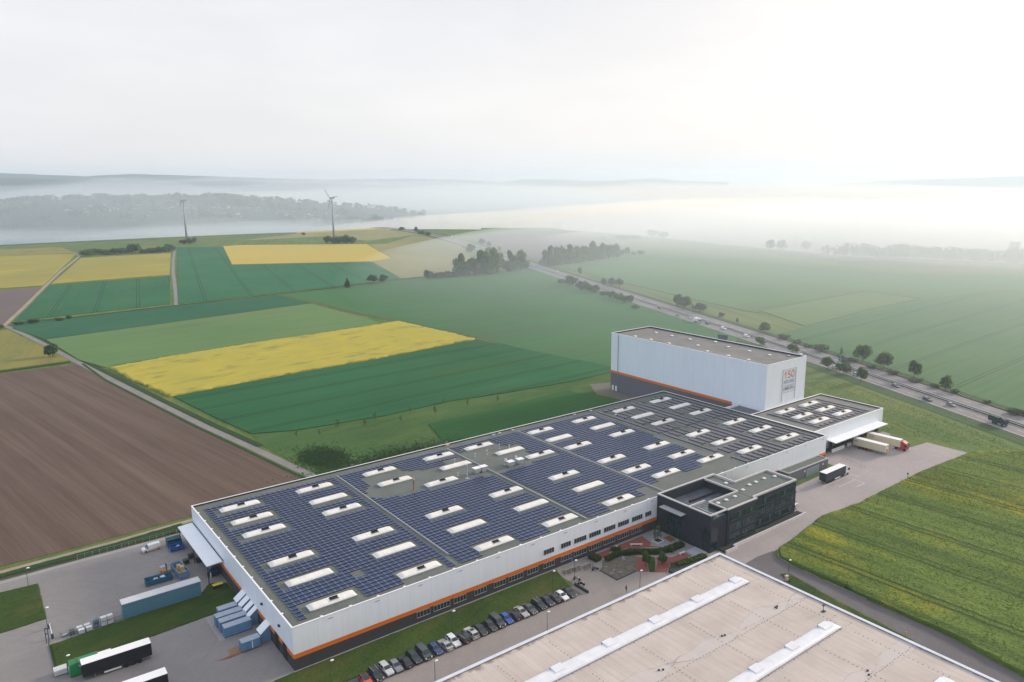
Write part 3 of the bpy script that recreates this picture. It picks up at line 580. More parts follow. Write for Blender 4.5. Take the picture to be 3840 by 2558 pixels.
def text(body, w, h, loc, m, parent, name='lettering', bold=.0, facing='-y', shear=0.0):
    cu = bpy.data.curves.new(name, 'FONT'); cu.body = body; cu.size = 1.0; cu.extrude = .01; cu.offset = bold; cu.shear = shear
    t = bpy.data.objects.new(name, cu); COL.objects.link(t); bpy.context.view_layer.update()
    me = bpy.data.meshes.new_from_object(t.evaluated_get(bpy.context.evaluated_depsgraph_get())); bpy.data.objects.remove(t)
    xs = [v.co.x for v in me.vertices]; ys = [v.co.y for v in me.vertices]; a, c, e, f = min(xs), max(xs), min(ys), max(ys)
    for v in me.vertices:
        px, py, pz = (v.co.x-a)/(c-a)*w, (v.co.y-e)/(f-e)*h, v.co.z
        v.co = (px, -pz*2, py) if facing == '-y' else (px, py, pz)
    me.materials.clear(); me.materials.append(m); o = bpy.data.objects.new(name, me); COL.objects.link(o); o.parent = parent; o.location = loc; return o
OTXT = mat('orange_print', (.75, .24, .10), .6, .15, .8); GTXT = mat('grey_print', (.27, .31, .36), .6, .12)
mb = MB(); yb = y0-.045
def stroke(pts, w, ox, oz, sx, sz):
    for (ax_, az), (cx_, cz) in zip(pts, pts[1:]):
        p = Vector((ox+ax_*sx, oz+az*sz)); q = Vector((ox+cx_*sx, oz+cz*sz)); d = (q-p).normalized(); n_ = Vector((-d.y, d.x))*w; e = d*w*.6
        mb.add([(v.x, yb, v.y) for v in (p-e-n_, q+e-n_, q+e+n_, p-e+n_)], [(0,1,2,3)])
stroke([(.0,.62),(.62,1.0),(.62,.0)], .27, 227.9, 21.9, 1.5, 2.7); stroke([(1.0,1.0),(.15,1.0),(.08,.56),(.6,.62),(.95,.42),(.92,.14),(.5,.0),(.0,.06)], .24, 230.4, 21.9, 1.75, 2.7); stroke([(.35,.0),(.05,.25),(.05,.75),(.35,1.0),(.75,1.0),(1.0,.75),(1.0,.25),(.75,.0),(.35,.0)], .24, 232.9, 21.9, 1.85, 2.7)
mb.build('lettering', OTXT, bn); text('1872-2022', 7.3, 1.35, (227.8, y0-.05, 19.6), GTXT, bn, bold=.01)
bx('rule', mat('grey_print_light', (.42,.45,.49), .6), bn, 227.7, 235.1, y0-.05, y0-.032, 18.45, 18.75); text('LIMBURG', 7.6, 1.5, (227.6, y0-.05, 16.6), GTXT, bn, bold=.015)
# ------------------------------------------------------------------ dispatch hall (east wing)
dh = thing('dispatch_hall', (0, 0, 0), 'low white loading hall with a long canopy over lorry docks at the warehouse end', 'warehouse')
a0, a1, c0, c1 = 205.55, 256.2, 5.07, 33.75
MB().box(a0, 214.4, c0, c1, 0, 4.0).box(214.4, a1, c0+1.2, c1, 0, 4.6).build('wall', BRICK, dh)
ring(MB(), a0, a1, c0, c1, 4.6, 10.38, .4).build('wall', PALE, dh); bx('ceiling', DARK, dh, a0+.4, a1-.4, c0+.4, c1-.4, 4.602, 4.9)
bx('stripe', ORANGE, dh, a0, 214.6, c0-.02, c0+.4, 4.0, 4.59); bx('roof', ROOFD, dh, a0+.4, a1-.4, c0+.4, c1-.4, 9.4, 9.95)
ring(MB(), a0, a1+.06, c0-.06, c1, 10.38, 10.5, .5).build('parapet_coping', COPE, dh); ring(MB(), a0+.4, a1-.4, c0+.4, c1-.4, 9.95, 10.375, .05).build('parapet_lining', DARKP, dh)
MB().box(a0, 215.35, 33.76, 46.6, 0, 9.5, 0).box(a0, 215.35, 46.2, 46.6, 9.5, 10.4, 1).box(a0, a0+.3, 33.76, 46.2, 9.5, 10.4, 1).build('link_block', [BRICKG, PALE], dh)
WS = [(232.2,26.4),(231.4,18.3),(231.3,10.8),(215.6,26.6),(215.2,18.6),(214.8,10.9)]
for x, y in WS: skylight(dh, x, y, 9.95)
mb = MB()
for i in range(12):
    x = 213+i*3.2
    for j in range(14):
        y = 7.6+j*1.64
        if not blocked(x-1.4, y, 2.8, 1.6, WS, .3): tented(mb, x, y, 0)
tag(mb.build('solar_panels', PMAT2, dh), kind='stuff')
MB().hexa([(214.4,1.1,5.0),(253.2,1.1,5.0),(252.6,c0-.002,5.35),(214.4,c0-.002,5.35),(214.4,1.1,5.25),(253.2,1.1,5.25),(252.6,c0-.002,5.6),(214.4,c0-.002,5.6)]).build('canopy', PALE, dh)
for i in range(9):
    x = 215.4+i*4.4
    MB().box(x, x+3.0, c0+1.12, c0+1.18, 1.2, 4.0, 0).box(x-.3, x, c0+.5, c0+1.2, .8, 4.3, 1).box(x+3.0, x+3.3, c0+.5, c0+1.2, .8, 4.3, 1).build('dock_door', [METAL, BLACK], dh)
MB().box(217, 225.6, 3.8, 4.1, 0, 1.35).box(228.2, 231.0, 3.9, 4.2, 0, 1.3).build('dock_guard', COPE, dh)
# ------------------------------------------------------------------ office block
of = thing('office_block', (0, 0, 0), 'three-storey dark brick office block with pale roof rims in front of the warehouse', 'office building')
Z = 11.5
MB().box(113.8, 121, -20.1, -.02, 0, 7).box(121.002, 134.6, -20.5, -.02, 0, 7).box(134.602, 139.7, -19.0, -.02, 0, 7).box(139.702, 156.5, -19.2, -8.2, 0, 7).build('wall', BRICKO, of)
MB().box(113.8, 115, -20.1, -.02, 7, 11.35).box(115.002, 134.6, -1.1, -.02, 7, 11.35).box(121.002, 134.6, -20.5, -13.4, 7, 10.8).box(134.602, 139.7, -19.0, -.02, 7, 10.8).box(139.702, 156.5, -19.2, -8.2, 7, 10.8).box(115.002, 121, -20.1, -11.9, 7, 9.6).box(121.002, 121.4, -13.4, -1.1, 7, 8.0).build('upper_wall', BRICKO, of)
MB().box(121.3, 134.4, -19.7, -13.7, 10.8, 10.95).box(134.6, 139.2, -18.3, -1.2, 10.8, 10.95).box(139.2, 156, -18.6, -8.8, 10.8, 10.95).build('roof', ROOF, of)
MB().box(115.3, 121, -19.6, -12.4, 9.6, 9.75).build('roof', glassm('roof_pond', (.09,.13,.14), .2), of)
bx('terrace_floor', mat('zinc_roof', (.11,.13,.16), .35, .3, .5, metal=.3), of, 115.002, 134.6, -11.88, -1.102, 7.0, 8.5)
mb = MB().box(121.6, 134.4, -6.2, -5.6, 8.501, 9.2, 0)
for i in range(7): mb.box(122.5+i*.95, 123.2+i*.95, -13.3, -11.9, 8.501, 9.3, 1)
mb.build('terrace_rooflight', [DARK, STEEL], of)
mb = MB(); t = .55
for q in ((113.75,114.35,-20.15,0.1), (114.352,120.9,-20.15,-19.55), (120.902,134.65,-20.55,-19.9), (134.1,134.65,-19.898,-19.15), (134.652,156.55,-19.25,-18.65), (155.95,156.55,-18.648,-8.1), (139.6,155.948,-8.7,-8.1), (139.6,140.15,-8.098,0.1), (121,139.598,-.6,.1), (114.352,120.998,-.6,.1),
          (114.352,121.1,-12.2,-11.75), (121.102,134.2,-13.65,-13.2), (120.85,121.35,-19.548,-13.652), (134.2,134.7,-13.65,-.602)): mb.box(q[0], q[1], q[2], q[3], 10.95 if q[2] > -19.5 else 11.2, Z)
mb.build('parapet_coping', COPED if False else mat('coping_stone', (.50,.485,.475), .6, .1), of)
MB().box(117.3,117.7,-19.5,-12.3,9.76,10.3).build('roof_beam', COPED, of)
for x, y in ((123.1,-15.2),(126.8,-15.2),(130.9,-15.2),(137,-13.6),(141.9,-12.3),(145.4,-12.2),(149.9,-12.0),(154,-13),(137.3,-7)):
    MB().box(x-.62, x+.62, y-.62, y+.62, 10.95, 11.15, 1).dome((x, y, 11.15), .6, .6, .32, 8, 3).build('roof_dome', [DOME, METAL], of)
for fl, z in enumerate((1.3, 4.5, 7.7)):
    for a, c, n, yy in ((121.9,127.2,5,-20.5),(128,133.6,5,-20.5),(136,145,9,-19.2),(146,155.3,9,-19.2)):
        w = MB().box(a, c, yy-.04, yy-.02, z, z+1.9).build('window', GLTEAL, of); mb = MB()
        for i in range(n+1): mb.box(a+(c-a)*i/n-.05, a+(c-a)*i/n+.05, yy-.12, yy-.042, z, z+1.9)
        mb.box(a-.1, c+.1, yy-.22, yy-.002, z-.16, z-.01); mb.box(a, c, yy-.10, yy-.002, z+1.91, z+2.0); mb.build('window_frame', mat('teal_sill', (.035,.06,.068), .4), w)
        bl = MB()
        for i in range(n):
            if (i*7+fl*3+int(a)) % 5 == 0: bl.box(a+(c-a)*i/n+.08, a+(c-a)*(i+1)/n-.08, yy-.046, yy-.042, z+.3, z+1.85)
        if bl.v: bl.build('blind', mat('blind', (.05,.10,.10), .6), w)
for q in ((113.74,113.78,-19.8,-17.2,.2,7.2),(113.74,113.78,-9.8,-4.2,.2,8.5)):
    w = MB().box(*q).build('glazed_wall', GLTEAL, of); mb = MB()
    for i in range(6): y = q[2]+(q[3]-q[2])*i/5; mb.box(113.66, 113.738, y-.04, y+.04, q[4], q[5])
    for i in range(4): z = q[4]+(q[5]-q[4])*i/3; mb.box(113.67, 113.737, q[2], q[3], z-.04, z+.04)
    mb.build('glazing_bar', DARK, w)
w = MB().box(114.2, 117, -20.18, -20.12, .2, 7.2).build('glazed_wall', GLTEAL, of)
bx('entrance_canopy', COPED, of, 111.6, 113.75, -11.2, -2.8, 8.6, 8.85)
MB().box(156.5, 158.2, -18.5, -16.5, 3.2, 3.5).box(156.5, 158.2, -18.5, -16.5, 6.4, 6.7).tube((158,-18.3,0),(158,-18.3,6.4),.06,n=5).build('fire_balcony', DARK, of)
tw = MB().box(117.3,122.3,-23.4,-23.0,0,.95).box(122.0,122.3,-22.99,-22.0,0,.95).box(122.302,158.2,-22.3,-21.9,0,.95).build('retaining_wall', mat('white_stone', (.60,.58,.57), .7, .1), None)
tag(tw, 'low pale retaining wall running along the foot of the dark office block', 'wall')
slab('planting_strip', [(117.4,-22.9),(122,-22.9),(122,-21.8),(158,-21.8),(158,-19.2),(121,-20.6),(117.4,-20.2)], .5, mat('dark_planting', (.018,.024,.026), .9, .3, .9))
ax = thing('annex', (0, 0, 0), 'single-storey brick annex with grey shutter door beside the lorry yard', 'shed')
MB().box(175.7, 200.2, -4.3, -.05, 0, 3.85).build('wall', BRICKG, ax); bx('roof', ROOF, ax, 176.2, 199.7, -3.8, -.5, 3.851, 3.88)
ring(MB(), 175.6, 200.3, -4.4, -.05, 3.882, 4.1, .5).build('parapet_coping', COPED, ax)
bx('shutter_door', mat('shutter', (.30,.34,.38), .5, .1, 2.), ax, 186.5, 194.5, -4.36, -4.305, .1, 3.1); MB().box(185.1,185.7,-4.38,-4.305,2.2,2.9).box(196.6,197.2,-4.38,-4.305,2.2,2.9).build('wall_sign', WPAINT, ax)
# ------------------------------------------------------------------ near warehouse
NW = paving('felt_beige', (.40,.355,.335), (.425,.38,.36), 6.0, .25)
def feltm():
    m, nt, b = base('roof_membrane', .85, 0, .2)
    pos = N(nt, 'ShaderNodeNewGeometry').outputs['Position']; sp = N(nt, 'ShaderNodeSeparateXYZ', {0: pos})
    n1 = NOI(nt, pos, .12, 5.0, .6); n2 = NOI(nt, N(nt, 'ShaderNodeMapping', {'Vector': pos, 'Scale': (1.2, .12, 1)}).outputs[0], .9, 4.0, .7)
    wob = MA(nt, 'ADD', sp.outputs[0], MA(nt, 'MULTIPLY', NOI(nt, pos, .4, 2.0), .25))
    fr = MA(nt, 'FRACT', MA(nt, 'DIVIDE', wob, 1.85)); ln = MA(nt, 'LESS_THAN', fr, .045)
    c = MIX(nt, RAMP(nt, n1, .35, .68), (.475, .42, .38), (.565, .505, .46)); c = MIX(nt, MA(nt, 'MULTIPLY', RAMP(nt, n2, .45, .75), .35), c, (.36, .31, .29))
    tint = N(nt, 'ShaderNodeTexWhiteNoise', {'W': MA(nt, 'FLOOR', MA(nt, 'DIVIDE', wob, 1.85))}, noise_dimensions='1D').outputs[0]
    c = MIX(nt, MA(nt, 'MULTIPLY', tint, .12), c, (.33, .28, .26))
    c = MIX(nt, MA(nt, 'MULTIPLY', ln, .42), c, (.26, .22, .205))
    eg = MA(nt, 'MINIMUM', MA(nt, 'SUBTRACT', -33.5, sp.outputs[1]), MA(nt, 'MULTIPLY', MA(nt, 'SUBTRACT', 100.7, sp.outputs[0]), 2.2))   # grime collected along the two parapets
    gr = MA(nt, 'SUBTRACT', MA(nt, 'MULTIPLY', RAMP(nt, NOI(nt, pos, .42, 5.0, .7), .42, .68), 1.9), eg)
    c = MIX(nt, MA(nt, 'MULTIPLY', RAMP(nt, gr, -.3, .5), .75), c, (.185, .15, .145))
    wx = MA(nt, 'ADD', sp.outputs[1], MA(nt, 'MULTIPLY', MA(nt, 'SUBTRACT', NOI(nt, pos, .10, 3.0), .5), 5.0))   # water marks along the two valleys
    for y0 in (-57.2, -82.0):
        dd = MA(nt, 'ABSOLUTE', MA(nt, 'SUBTRACT', wx, y0)); ph = MA(nt, 'ABSOLUTE', MA(nt, 'SINE', MA(nt, 'MULTIPLY', MA(nt, 'ADD', sp.outputs[0], -y0*.35), .163)))
        wd = MA(nt, 'ADD', MA(nt, 'MULTIPLY', ph, 1.9), .12); e = MA(nt, 'SUBTRACT', wd, dd)
        c = MIX(nt, MA(nt, 'MULTIPLY', RAMP(nt, e, -.4, .6), .55), c, (.52, .48, .47))
        rim = MA(nt, 'SUBTRACT', 1.0, RAMP(nt, MA(nt, 'ABSOLUTE', e), .0, .28)); rim = MA(nt, 'MULTIPLY', rim, MA(nt, 'SUBTRACT', 1.0, MA(nt, 'MULTIPLY', ph, .75)))
        c = MIX(nt, MA(nt, 'MULTIPLY', MA(nt, 'MULTIPLY', rim, .65), RAMP(nt, NOI(nt, pos, .5, 3.0), .36, .58)), c, (.17, .13, .11))
    nt.links.new(c, b.inputs['Base Color']); return m
MEM = feltm()
nw = thing('near_warehouse', (0, 0, 0), 'big pale beige flat roof with long rooflights filling the lower right corner', 'warehouse')
bx('wall', BRICKG, nw, -60, 101.1, -220, -33.1, 0, 8.6); bx('roof', MEM, nw, -59.6, 100.7, -219.6, -33.5, 8.6, 9.2)
MB().box(-60, 101.1, -33.5, -33.1, 8.6, 9.4).box(100.7, 101.1, -220, -33.502, 8.6, 9.4).build('parapet', mat('parapet_white', (.55,.56,.60), .5, .15, .8), nw)
MB().box(-60, 101.3, -33.75, -32.95, 9.4, 9.5).box(100.5, 101.3, -220, -33.752, 9.4, 9.5).build('parapet_coping', mat('coping_zinc', (.60,.63,.70), .4, .1, .6), nw)
BARR = ribbed('rooflight_ribs', (.74, .76, .80), 1.06, .05, .75)
for x0, x1, y in ((-15, 95.0, -46.9), (20, 94.5, -70.6), (40, 94.5, -94.6)):
    mb = MB().box(x0, x1, y, y+3.3, 9.2, 9.5, 1); barrel(mb, x0+.05, x1-.05, y+.05, y+3.25, 9.5, .65, 0)
    s = mb.build('rooflight', [BARR, METAL], nw)
    for k in range(8):
        c = 92.0-k*13.85 if y > -60 else (91.2-k*12.0)
        if c < x0+2: continue
        MB().hexa([(c-1.3,y+1.0,10.10),(c+1.3,y+1.0,10.10),(c+1.3,y+2.9,10.0),(c-1.3,y+2.9,10.0),(c-1.3,y+1.0,10.2),(c+1.3,y+1.0,10.2),(c+1.3,y+2.9,10.42),(c-1.3,y+2.9,10.42)], 1).box(c-1.36, c+1.36, y+.9, y+3.0, 9.95, 10.04, 0).box(c-1.28, c+1.28, y+2.902, y+2.97, 10.05, 10.4, 0).build('vent_flap', [DARK, BARR], s)
mb = MB(); rnd = random.Random(5)
def dot(x, y, r=.095): mb.tube((x, y, 9.2), (x, y, 9.29), r, r*.7, n=6)
for x in (95.5, 84.6, 70.3, 55.9, 41.7, 28.4, 15, 1):
    for y0, y1 in ((-42.9, -35.2), (-68.5, -48.5), (-92, -71.5)):
        k = int((y1-y0)/.95)
        for i in range(k): dot(x+rnd.uniform(-.08, .08), y0+i*.95+rnd.uniform(-.1, .1))
for y in (-59.0, -83.0):
    for i in range(75): dot(100-i*1.02+rnd.uniform(-.1, .1), y+rnd.uniform(-.12, .12))
for y in (-47.0, -43.4, -70.8, -67.1):
    for i in range(90): dot(98-i*1.06, y+rnd.uniform(-.15, .15), .05+.06*(i % 4 == 0))
mb.build('roof_fixing', mat('fixing', (.07,.055,.055), .8), nw)
mb = MB()
for x, y in ((53.5,-57),(52.7,-56.6),(72.6,-57),(71.9,-56.8),(91.2,-57),(90.5,-57),(83.9,-82.4),(84.9,-81.6),(90.4,-57.4)): mb.tube((x, y, 9.2), (x, y, 9.42), .22, .2, n=8)
mb.build('roof_drain', BLACK, nw)
MB().box(96.9,98.0,-64.9,-64.2,9.2,9.3).tube((97.4,-64.5,9.3),(97.4,-64.5,10.6),.07,n=6).box(97.1,97.7,-64.7,-64.3,10.6,10.8).build('roof_mast', DARK, nw)
# ------------------------------------------------------------------ vehicles
PAINT = {}
def paint(c):
    k = tuple(c)
    if k not in PAINT:
        m, nt, b = base('car_paint', .28, .15, .5); b.inputs['Base Color'].default_value = (*c, 1); b.inputs['Coat Weight'].default_value = .5; b.inputs['Coat Roughness'].default_value = .06
        nt.links.new(MIX(nt, NOI(nt, N(nt, 'ShaderNodeNewGeometry').outputs['Position'], 1.4, 2.0), tuple(q*.85 for q in c), tuple(min(1, q*1.12) for q in c)), b.inputs['Base Color']); PAINT[k] = m
    return PAINT[k]
# side profile stations: x, belt height, roof height (None = no cabin), half width at belt, half width at roof
PROF = {
 'hatch':  [(2.1,.55,.62,.70,.66),(1.95,.72,.78,.82,.72),(1.1,.86,.92,.88,.80),(.85,.88,.96,.89,.78),(.15,.92,1.42,.89,.66),(-.9,.94,1.48,.89,.66),(-1.55,.95,1.40,.88,.64),(-2.0,.92,.98,.84,.74),(-2.08,.55,.6,.78,.70)],
 'sedan':  [(2.35,.52,.58,.72,.66),(2.2,.70,.75,.84,.74),(1.2,.84,.90,.90,.82),(.95,.86,.94,.91,.80),(.2,.90,1.38,.91,.66),(-.75,.92,1.43,.91,.66),(-1.1,.93,1.38,.90,.65),(-1.75,.94,1.02,.88,.76),(-2.25,.88,.94,.84,.74),(-2.35,.50,.56,.78,.70)],
 'estate': [(2.35,.55,.62,.72,.66),(2.2,.73,.79,.84,.74),(1.2,.88,.94,.90,.82),(.95,.90,.99,.91,.80),(.2,.94,1.42,.91,.68),(-1.0,.96,1.50,.91,.68),(-1.95,.97,1.44,.89,.66),(-2.25,.94,1.0,.86,.76),(-2.35,.55,.6,.80,.72)],
 'suv':    [(2.3,.65,.72,.78,.72),(2.15,.88,.94,.90,.80),(1.2,1.0,1.07,.94,.86),(.95,1.02,1.12,.95,.84),(.3,1.05,1.60,.95,.72),(-1.0,1.07,1.68,.95,.72),(-1.9,1.08,1.60,.93,.70),(-2.2,1.05,1.12,.90,.80),(-2.3,.6,.66,.84,.76)],
 'van':    [(2.5,.70,.78,.84,.78),(2.4,.95,1.02,.93,.84),(1.75,1.10,1.18,.97,.88),(1.6,1.12,1.24,.97,.86),(.85,1.14,1.88,.97,.80),(-1.0,1.15,1.96,.97,.80),(-2.35,1.15,1.92,.96,.80),(-2.48,1.12,1.18,.94,.86),(-2.52,.6,.66,.90,.84)],
}
def car(kind, col, loc, rz, label, group, roofcol=None, rails=False, sunroof=False, lights=False, cat='car', name='parked_car', cargo=False, stripe=None):
    t = thing(name, loc, label, cat, group, rz); P = PROF[kind]; nv = kind == 'van'; body = MB(); gl = {'windscreen': MB(), 'rear_window': MB(), 'side_window': MB(), 'side_window ': MB()}; roof = MB()
    zb = .22
    def sec(s): x, b, r_, wb, wr = s; return [(x, wb-.06, zb), (x, wb+.02, (zb+b)*.55), (x, wb, b), (x, wr, r_)]
    S_ = [sec(s) for s in P]; n = len(P); zz = [s[2]-s[1] for s in P]
    for i in range(n-1):
        A, B = S_[i], S_[i+1]; ca, cb = zz[i] > .25, zz[i+1] > .25
        for k in range(3):
            for sg in (1, -1):
                q = [A[k], B[k], B[k+1], A[k+1]]; q = [(x, y*sg, z) for x, y, z in q]
                if sg > 0: q = q[::-1]
                glass = k == 2 and (ca or cb) and not (cargo and P[i+1][0] < .2)
                body.add(q, [(0,1,2,3)], 0)
                if glass:
                    c = [sum(p[j] for p in q)/4 for j in range(3)]; e = [tuple(c[j]+(p[j]-c[j])*(.86 if j != 1 else 1)+(.012*sg if j == 1 else 0) for j in range(3)) for p in q]
                    gl['side_window' if sg > 0 else 'side_window '].add(e, [(0,1,2,3)])
        q = [(A[3][0], -A[3][1], A[3][2]), (A[3][0], A[3][1], A[3][2]), (B[3][0], B[3][1], B[3][2]), (B[3][0], -B[3][1], B[3][2])]
        body.add(q, [(0,1,2,3)], 0)
        up_ = [(x, y*.93, z+.012) for x, y, z in q]
        if not ca and cb: gl['windscreen'].add(up_, [(0,1,2,3)])
        elif ca and not cb and not (cargo): gl['rear_window'].add(up_, [(0,1,2,3)])
        elif roofcol and ca and cb: roof.add([(x, y*.92, z+.01) for x, y, z in q], [(0,1,2,3)])
    for s, rv in ((S_[0], False), (S_[-1], True)):
        pts = [(x, y, z) for x, y, z in s]+[(x, -y, z) for x, y, z in s[::-1]]; body.add(pts, [tuple(range(8)) if not rv else tuple(range(8))[::-1]], 0)
    o = body.build('body', paint(col), t)
    for k, q in gl.items():
        if q.v: q.build(k.strip(), CARGL, t)
    if roof.v: roof.build('roof_panel', paint(roofcol), t)
    f, b = P[0], P[-1]; wr = .31 if not nv else .33; xa, xb = f[0]-.85, b[0]+.78
    for x in (xa, xb):
        for sg in (1, -1):
            w = MB().wheel((x, sg*(P[2][3]-.08), wr), wr, .2, 12).build('wheel', TYRE, t); MB().wheel((x, sg*(P[2][3]-.08)+sg*.075, wr), wr*.6, .06, 8).build('rim', RIM, w)
    for sg in (1, -1):
        MB().hexa([(f[0]-.06,sg*f[3]-.16*sg-.15,f[1]+.0),(f[0]+.03,sg*f[3]-.16*sg-.15,f[1]-.06),(f[0]+.03,sg*f[3]-.16*sg+.15,f[1]-.06),(f[0]-.12,sg*f[3]-.16*sg+.15,f[1]),(P[1][0]+.02,sg*f[3]-.1*sg-.14,P[1][1]+.05),(P[1][0]+.08,sg*f[3]-.1*sg-.14,P[1][1]-.02),(P[1][0]+.06,sg*f[3]-.08*sg+.16,P[1][1]-.02),(P[1][0],sg*f[3]-.08*sg+.16,P[1][1]+.05)]).build('headlight', LAMPW, t)
        MB().box(b[0]-.03, b[0]+.12, sg*(b[3]-.14)-.14, sg*(b[3]-.14)+.14, P[-2][1]-.24, P[-2][1]-.04).build('tail_light', LAMPR, t)
        MB().box(P[3][0]-.35, P[3][0]-.15, sg*(P[3][3]+.10)-.09, sg*(P[3][3]+.10)+.09, P[3][1]+.02, P[3][1]+.17).build('mirror', paint(col), t)
    MB().box(f[0]-.01, f[0]+.02, -.28, .28, .42, .53).build('number_plate', PLATE, t); MB().box(b[0]-.02, b[0]+.01, -.28, .28, .55, .66).build('number_plate', PLATE, t)
    MB().box(f[0]-.05, f[0]+.012, -f[3]*.7, f[3]*.7, .25, .40).build('grille', DARK, t)
    if rails:
        mb = MB()
        for sg in (1, -1): mb.box(P[6][0]+.1, P[4][0]-.1, sg*.60-.03, sg*.60+.03, P[5][2]+.0, P[5][2]+.06)
        mb.build('roof_rail', STEEL, t)
    if sunroof: MB().box(-.85, .1, -.5, .5, P[5][2]-.04, P[5][2]+.012).build('sunroof', CARGL, t)
    if stripe:
        mb = MB()
        for sg in (1, -1): mb.hexa([(b[0]+.05,sg*.99-.004,.5),(1.2,sg*.99-.004,.36),(1.2,sg*.99+.004,.36),(b[0]+.05,sg*.99+.004,.5),(b[0]+.05,sg*.99-.004,.95),(1.2,sg*.99-.004,.5),(1.2,sg*.99+.004,.5),(b[0]+.05,sg*.99+.004,.95)])
        mb.build('stripe', mat('amber_stripe', (.72,.30,.02), .4), t)
    return t
FRONT, REAR = -pi/2, pi/2
g = 'cars parked nose to tail-out in the row below the lawn'
BK, DGN, SIL = (.012,.014,.018), (.016,.028,.030), (.42,.43,.44)
CARS = [('hatch',(.62,.085,.02),10.6,0,'orange hatchback with a black roof at the near end of the parked row',{'roofcol':BK}),
 ('suv',BK,13.2,0,'black four-by-four with bright roof rails beside the orange car',{'rails':True}),
 ('estate',(.52,.53,.53),15.7,0,'silver-white estate car between the black four-by-four and the small grey car',{}),
 ('hatch',(.20,.21,.24),18.0,0,'small mid-grey hatchback beside the silver-white estate',{}),
 ('sedan',(.014,.02,.022),20.4,1,'black saloon parked tail-out beside the small grey hatchback',{}),
 ('estate',(.012,.028,.034),22.6,0,'dark petrol estate car beside the big grey-green van',{}),
 ('van',(.05,.065,.065),25.0,0,'tall dark grey-green passenger van, biggest vehicle in the parked row',{}),
 ('hatch',(.012,.045,.16),28.0,0,'navy blue hatchback between the dark van and a silver coupe',{}),
 ('sedan',(.40,.41,.40),30.6,1,'silver coupe parked tail-out beside the white estate',{}),
 ('estate',(.74,.75,.77),32.9,0,'clean white estate car next to the lamp post at mid row',{}),
 ('estate',(.010,.012,.020),35.2,1,'black estate parked tail-out between white estate and glass-roofed silver car',{'rails':True}),
 ('suv',(.50,.50,.49),37.8,1,'pale silver car with a black glass roof, parked tail-out',{'sunroof':True}),
 ('hatch',BK,40.2,0,'black hatchback just before the first dark drainage patch',{}),
 ('hatch',(.025,.026,.032),43.1,0,'charcoal compact people carrier just after the first drainage patch',{}),
 ('van',(.045,.055,.05),45.4,0,'grey-green boxy van beside the bright blue car',{}),
 ('hatch',(.008,.075,.42),48.1,0,'bright royal blue compact car, the only vivid blue one',{}),
 ('hatch',(.016,.012,.014),50.4,1,'black hatchback with red tail lights beside the bright blue car',{}),
 ('sedan',(.40,.38,.36),52.7,0,'beige-silver saloon facing the drive, second past the bright blue car',{}),
 ('sedan',(.06,.07,.075),55.0,0,'dark grey saloon with a gleaming windscreen before the last drainage patch',{}),
 ('estate',(.012,.022,.022),58.3,0,'long black estate with roof rails after the last drainage patch',{'rails':True}),
 ('sedan',(.022,.026,.034),60.9,0,'black saloon fourth from the courtyard end of the row',{}),
 ('sedan',(.05,.042,.042),63.2,1,'brown saloon parked tail-out next to the white hatchback',{}),
 ('hatch',(.78,.78,.80),65.4,0,'white hatchback second from the courtyard end of the row',{'rails':False}),
 ('sedan',(.014,.022,.020),67.8,0,'black-green saloon last in the row by the courtyard',{})]
rnd = random.Random(4)
for kind, col, x, rear, lab, kw in CARS:
    hl = PROF[kind][0][0]
    car(kind, col, (x+rnd.uniform(-.1,.1), -14.5+hl+rnd.uniform(-.25,.3), .03), (REAR if rear else FRONT)+rnd.uniform(-.04,.04), lab, g, **kw)
for i, (x, col, kind, lab) in enumerate(((32.9,(.72,.72,.73),'hatch','white car roof peeping over the beige roof edge, nearest to camera'),(35.3,(.70,.71,.72),'hatch','white car half hidden by the beige roof, beside a black one'),(37.6,BK,'hatch','round black car roof behind the beige roof edge, right of two white ones'),(40.1,(.03,.04,.05),'sedan','low dark car mostly hidden by the beige roof edge'),(45.3,(.02,.022,.026),'sedan','black car hidden to its roof by the beige roof, left of a white one'),(48.0,(.75,.75,.76),'hatch','white car with its dark side window showing above the beige roof edge'),(52.8,(.75,.75,.76),'hatch','white car roof behind the lamp post at the beige roof edge'))):
    car(kind, col, (x, -24.6, .03), pi/2, lab, 'cars half hidden behind the near roof')
car('hatch', (.74,.75,.77), (160.6, -16.6, .03), R(20), 'white hatchback at the far end of the office block', None)
car('van', (.76,.77,.80), (-12.0, 80.2, .03), pi+R(3), 'white delivery van with amber side stripe near the blue skips', None, cat='van', name='delivery_van', cargo=True, stripe=True)
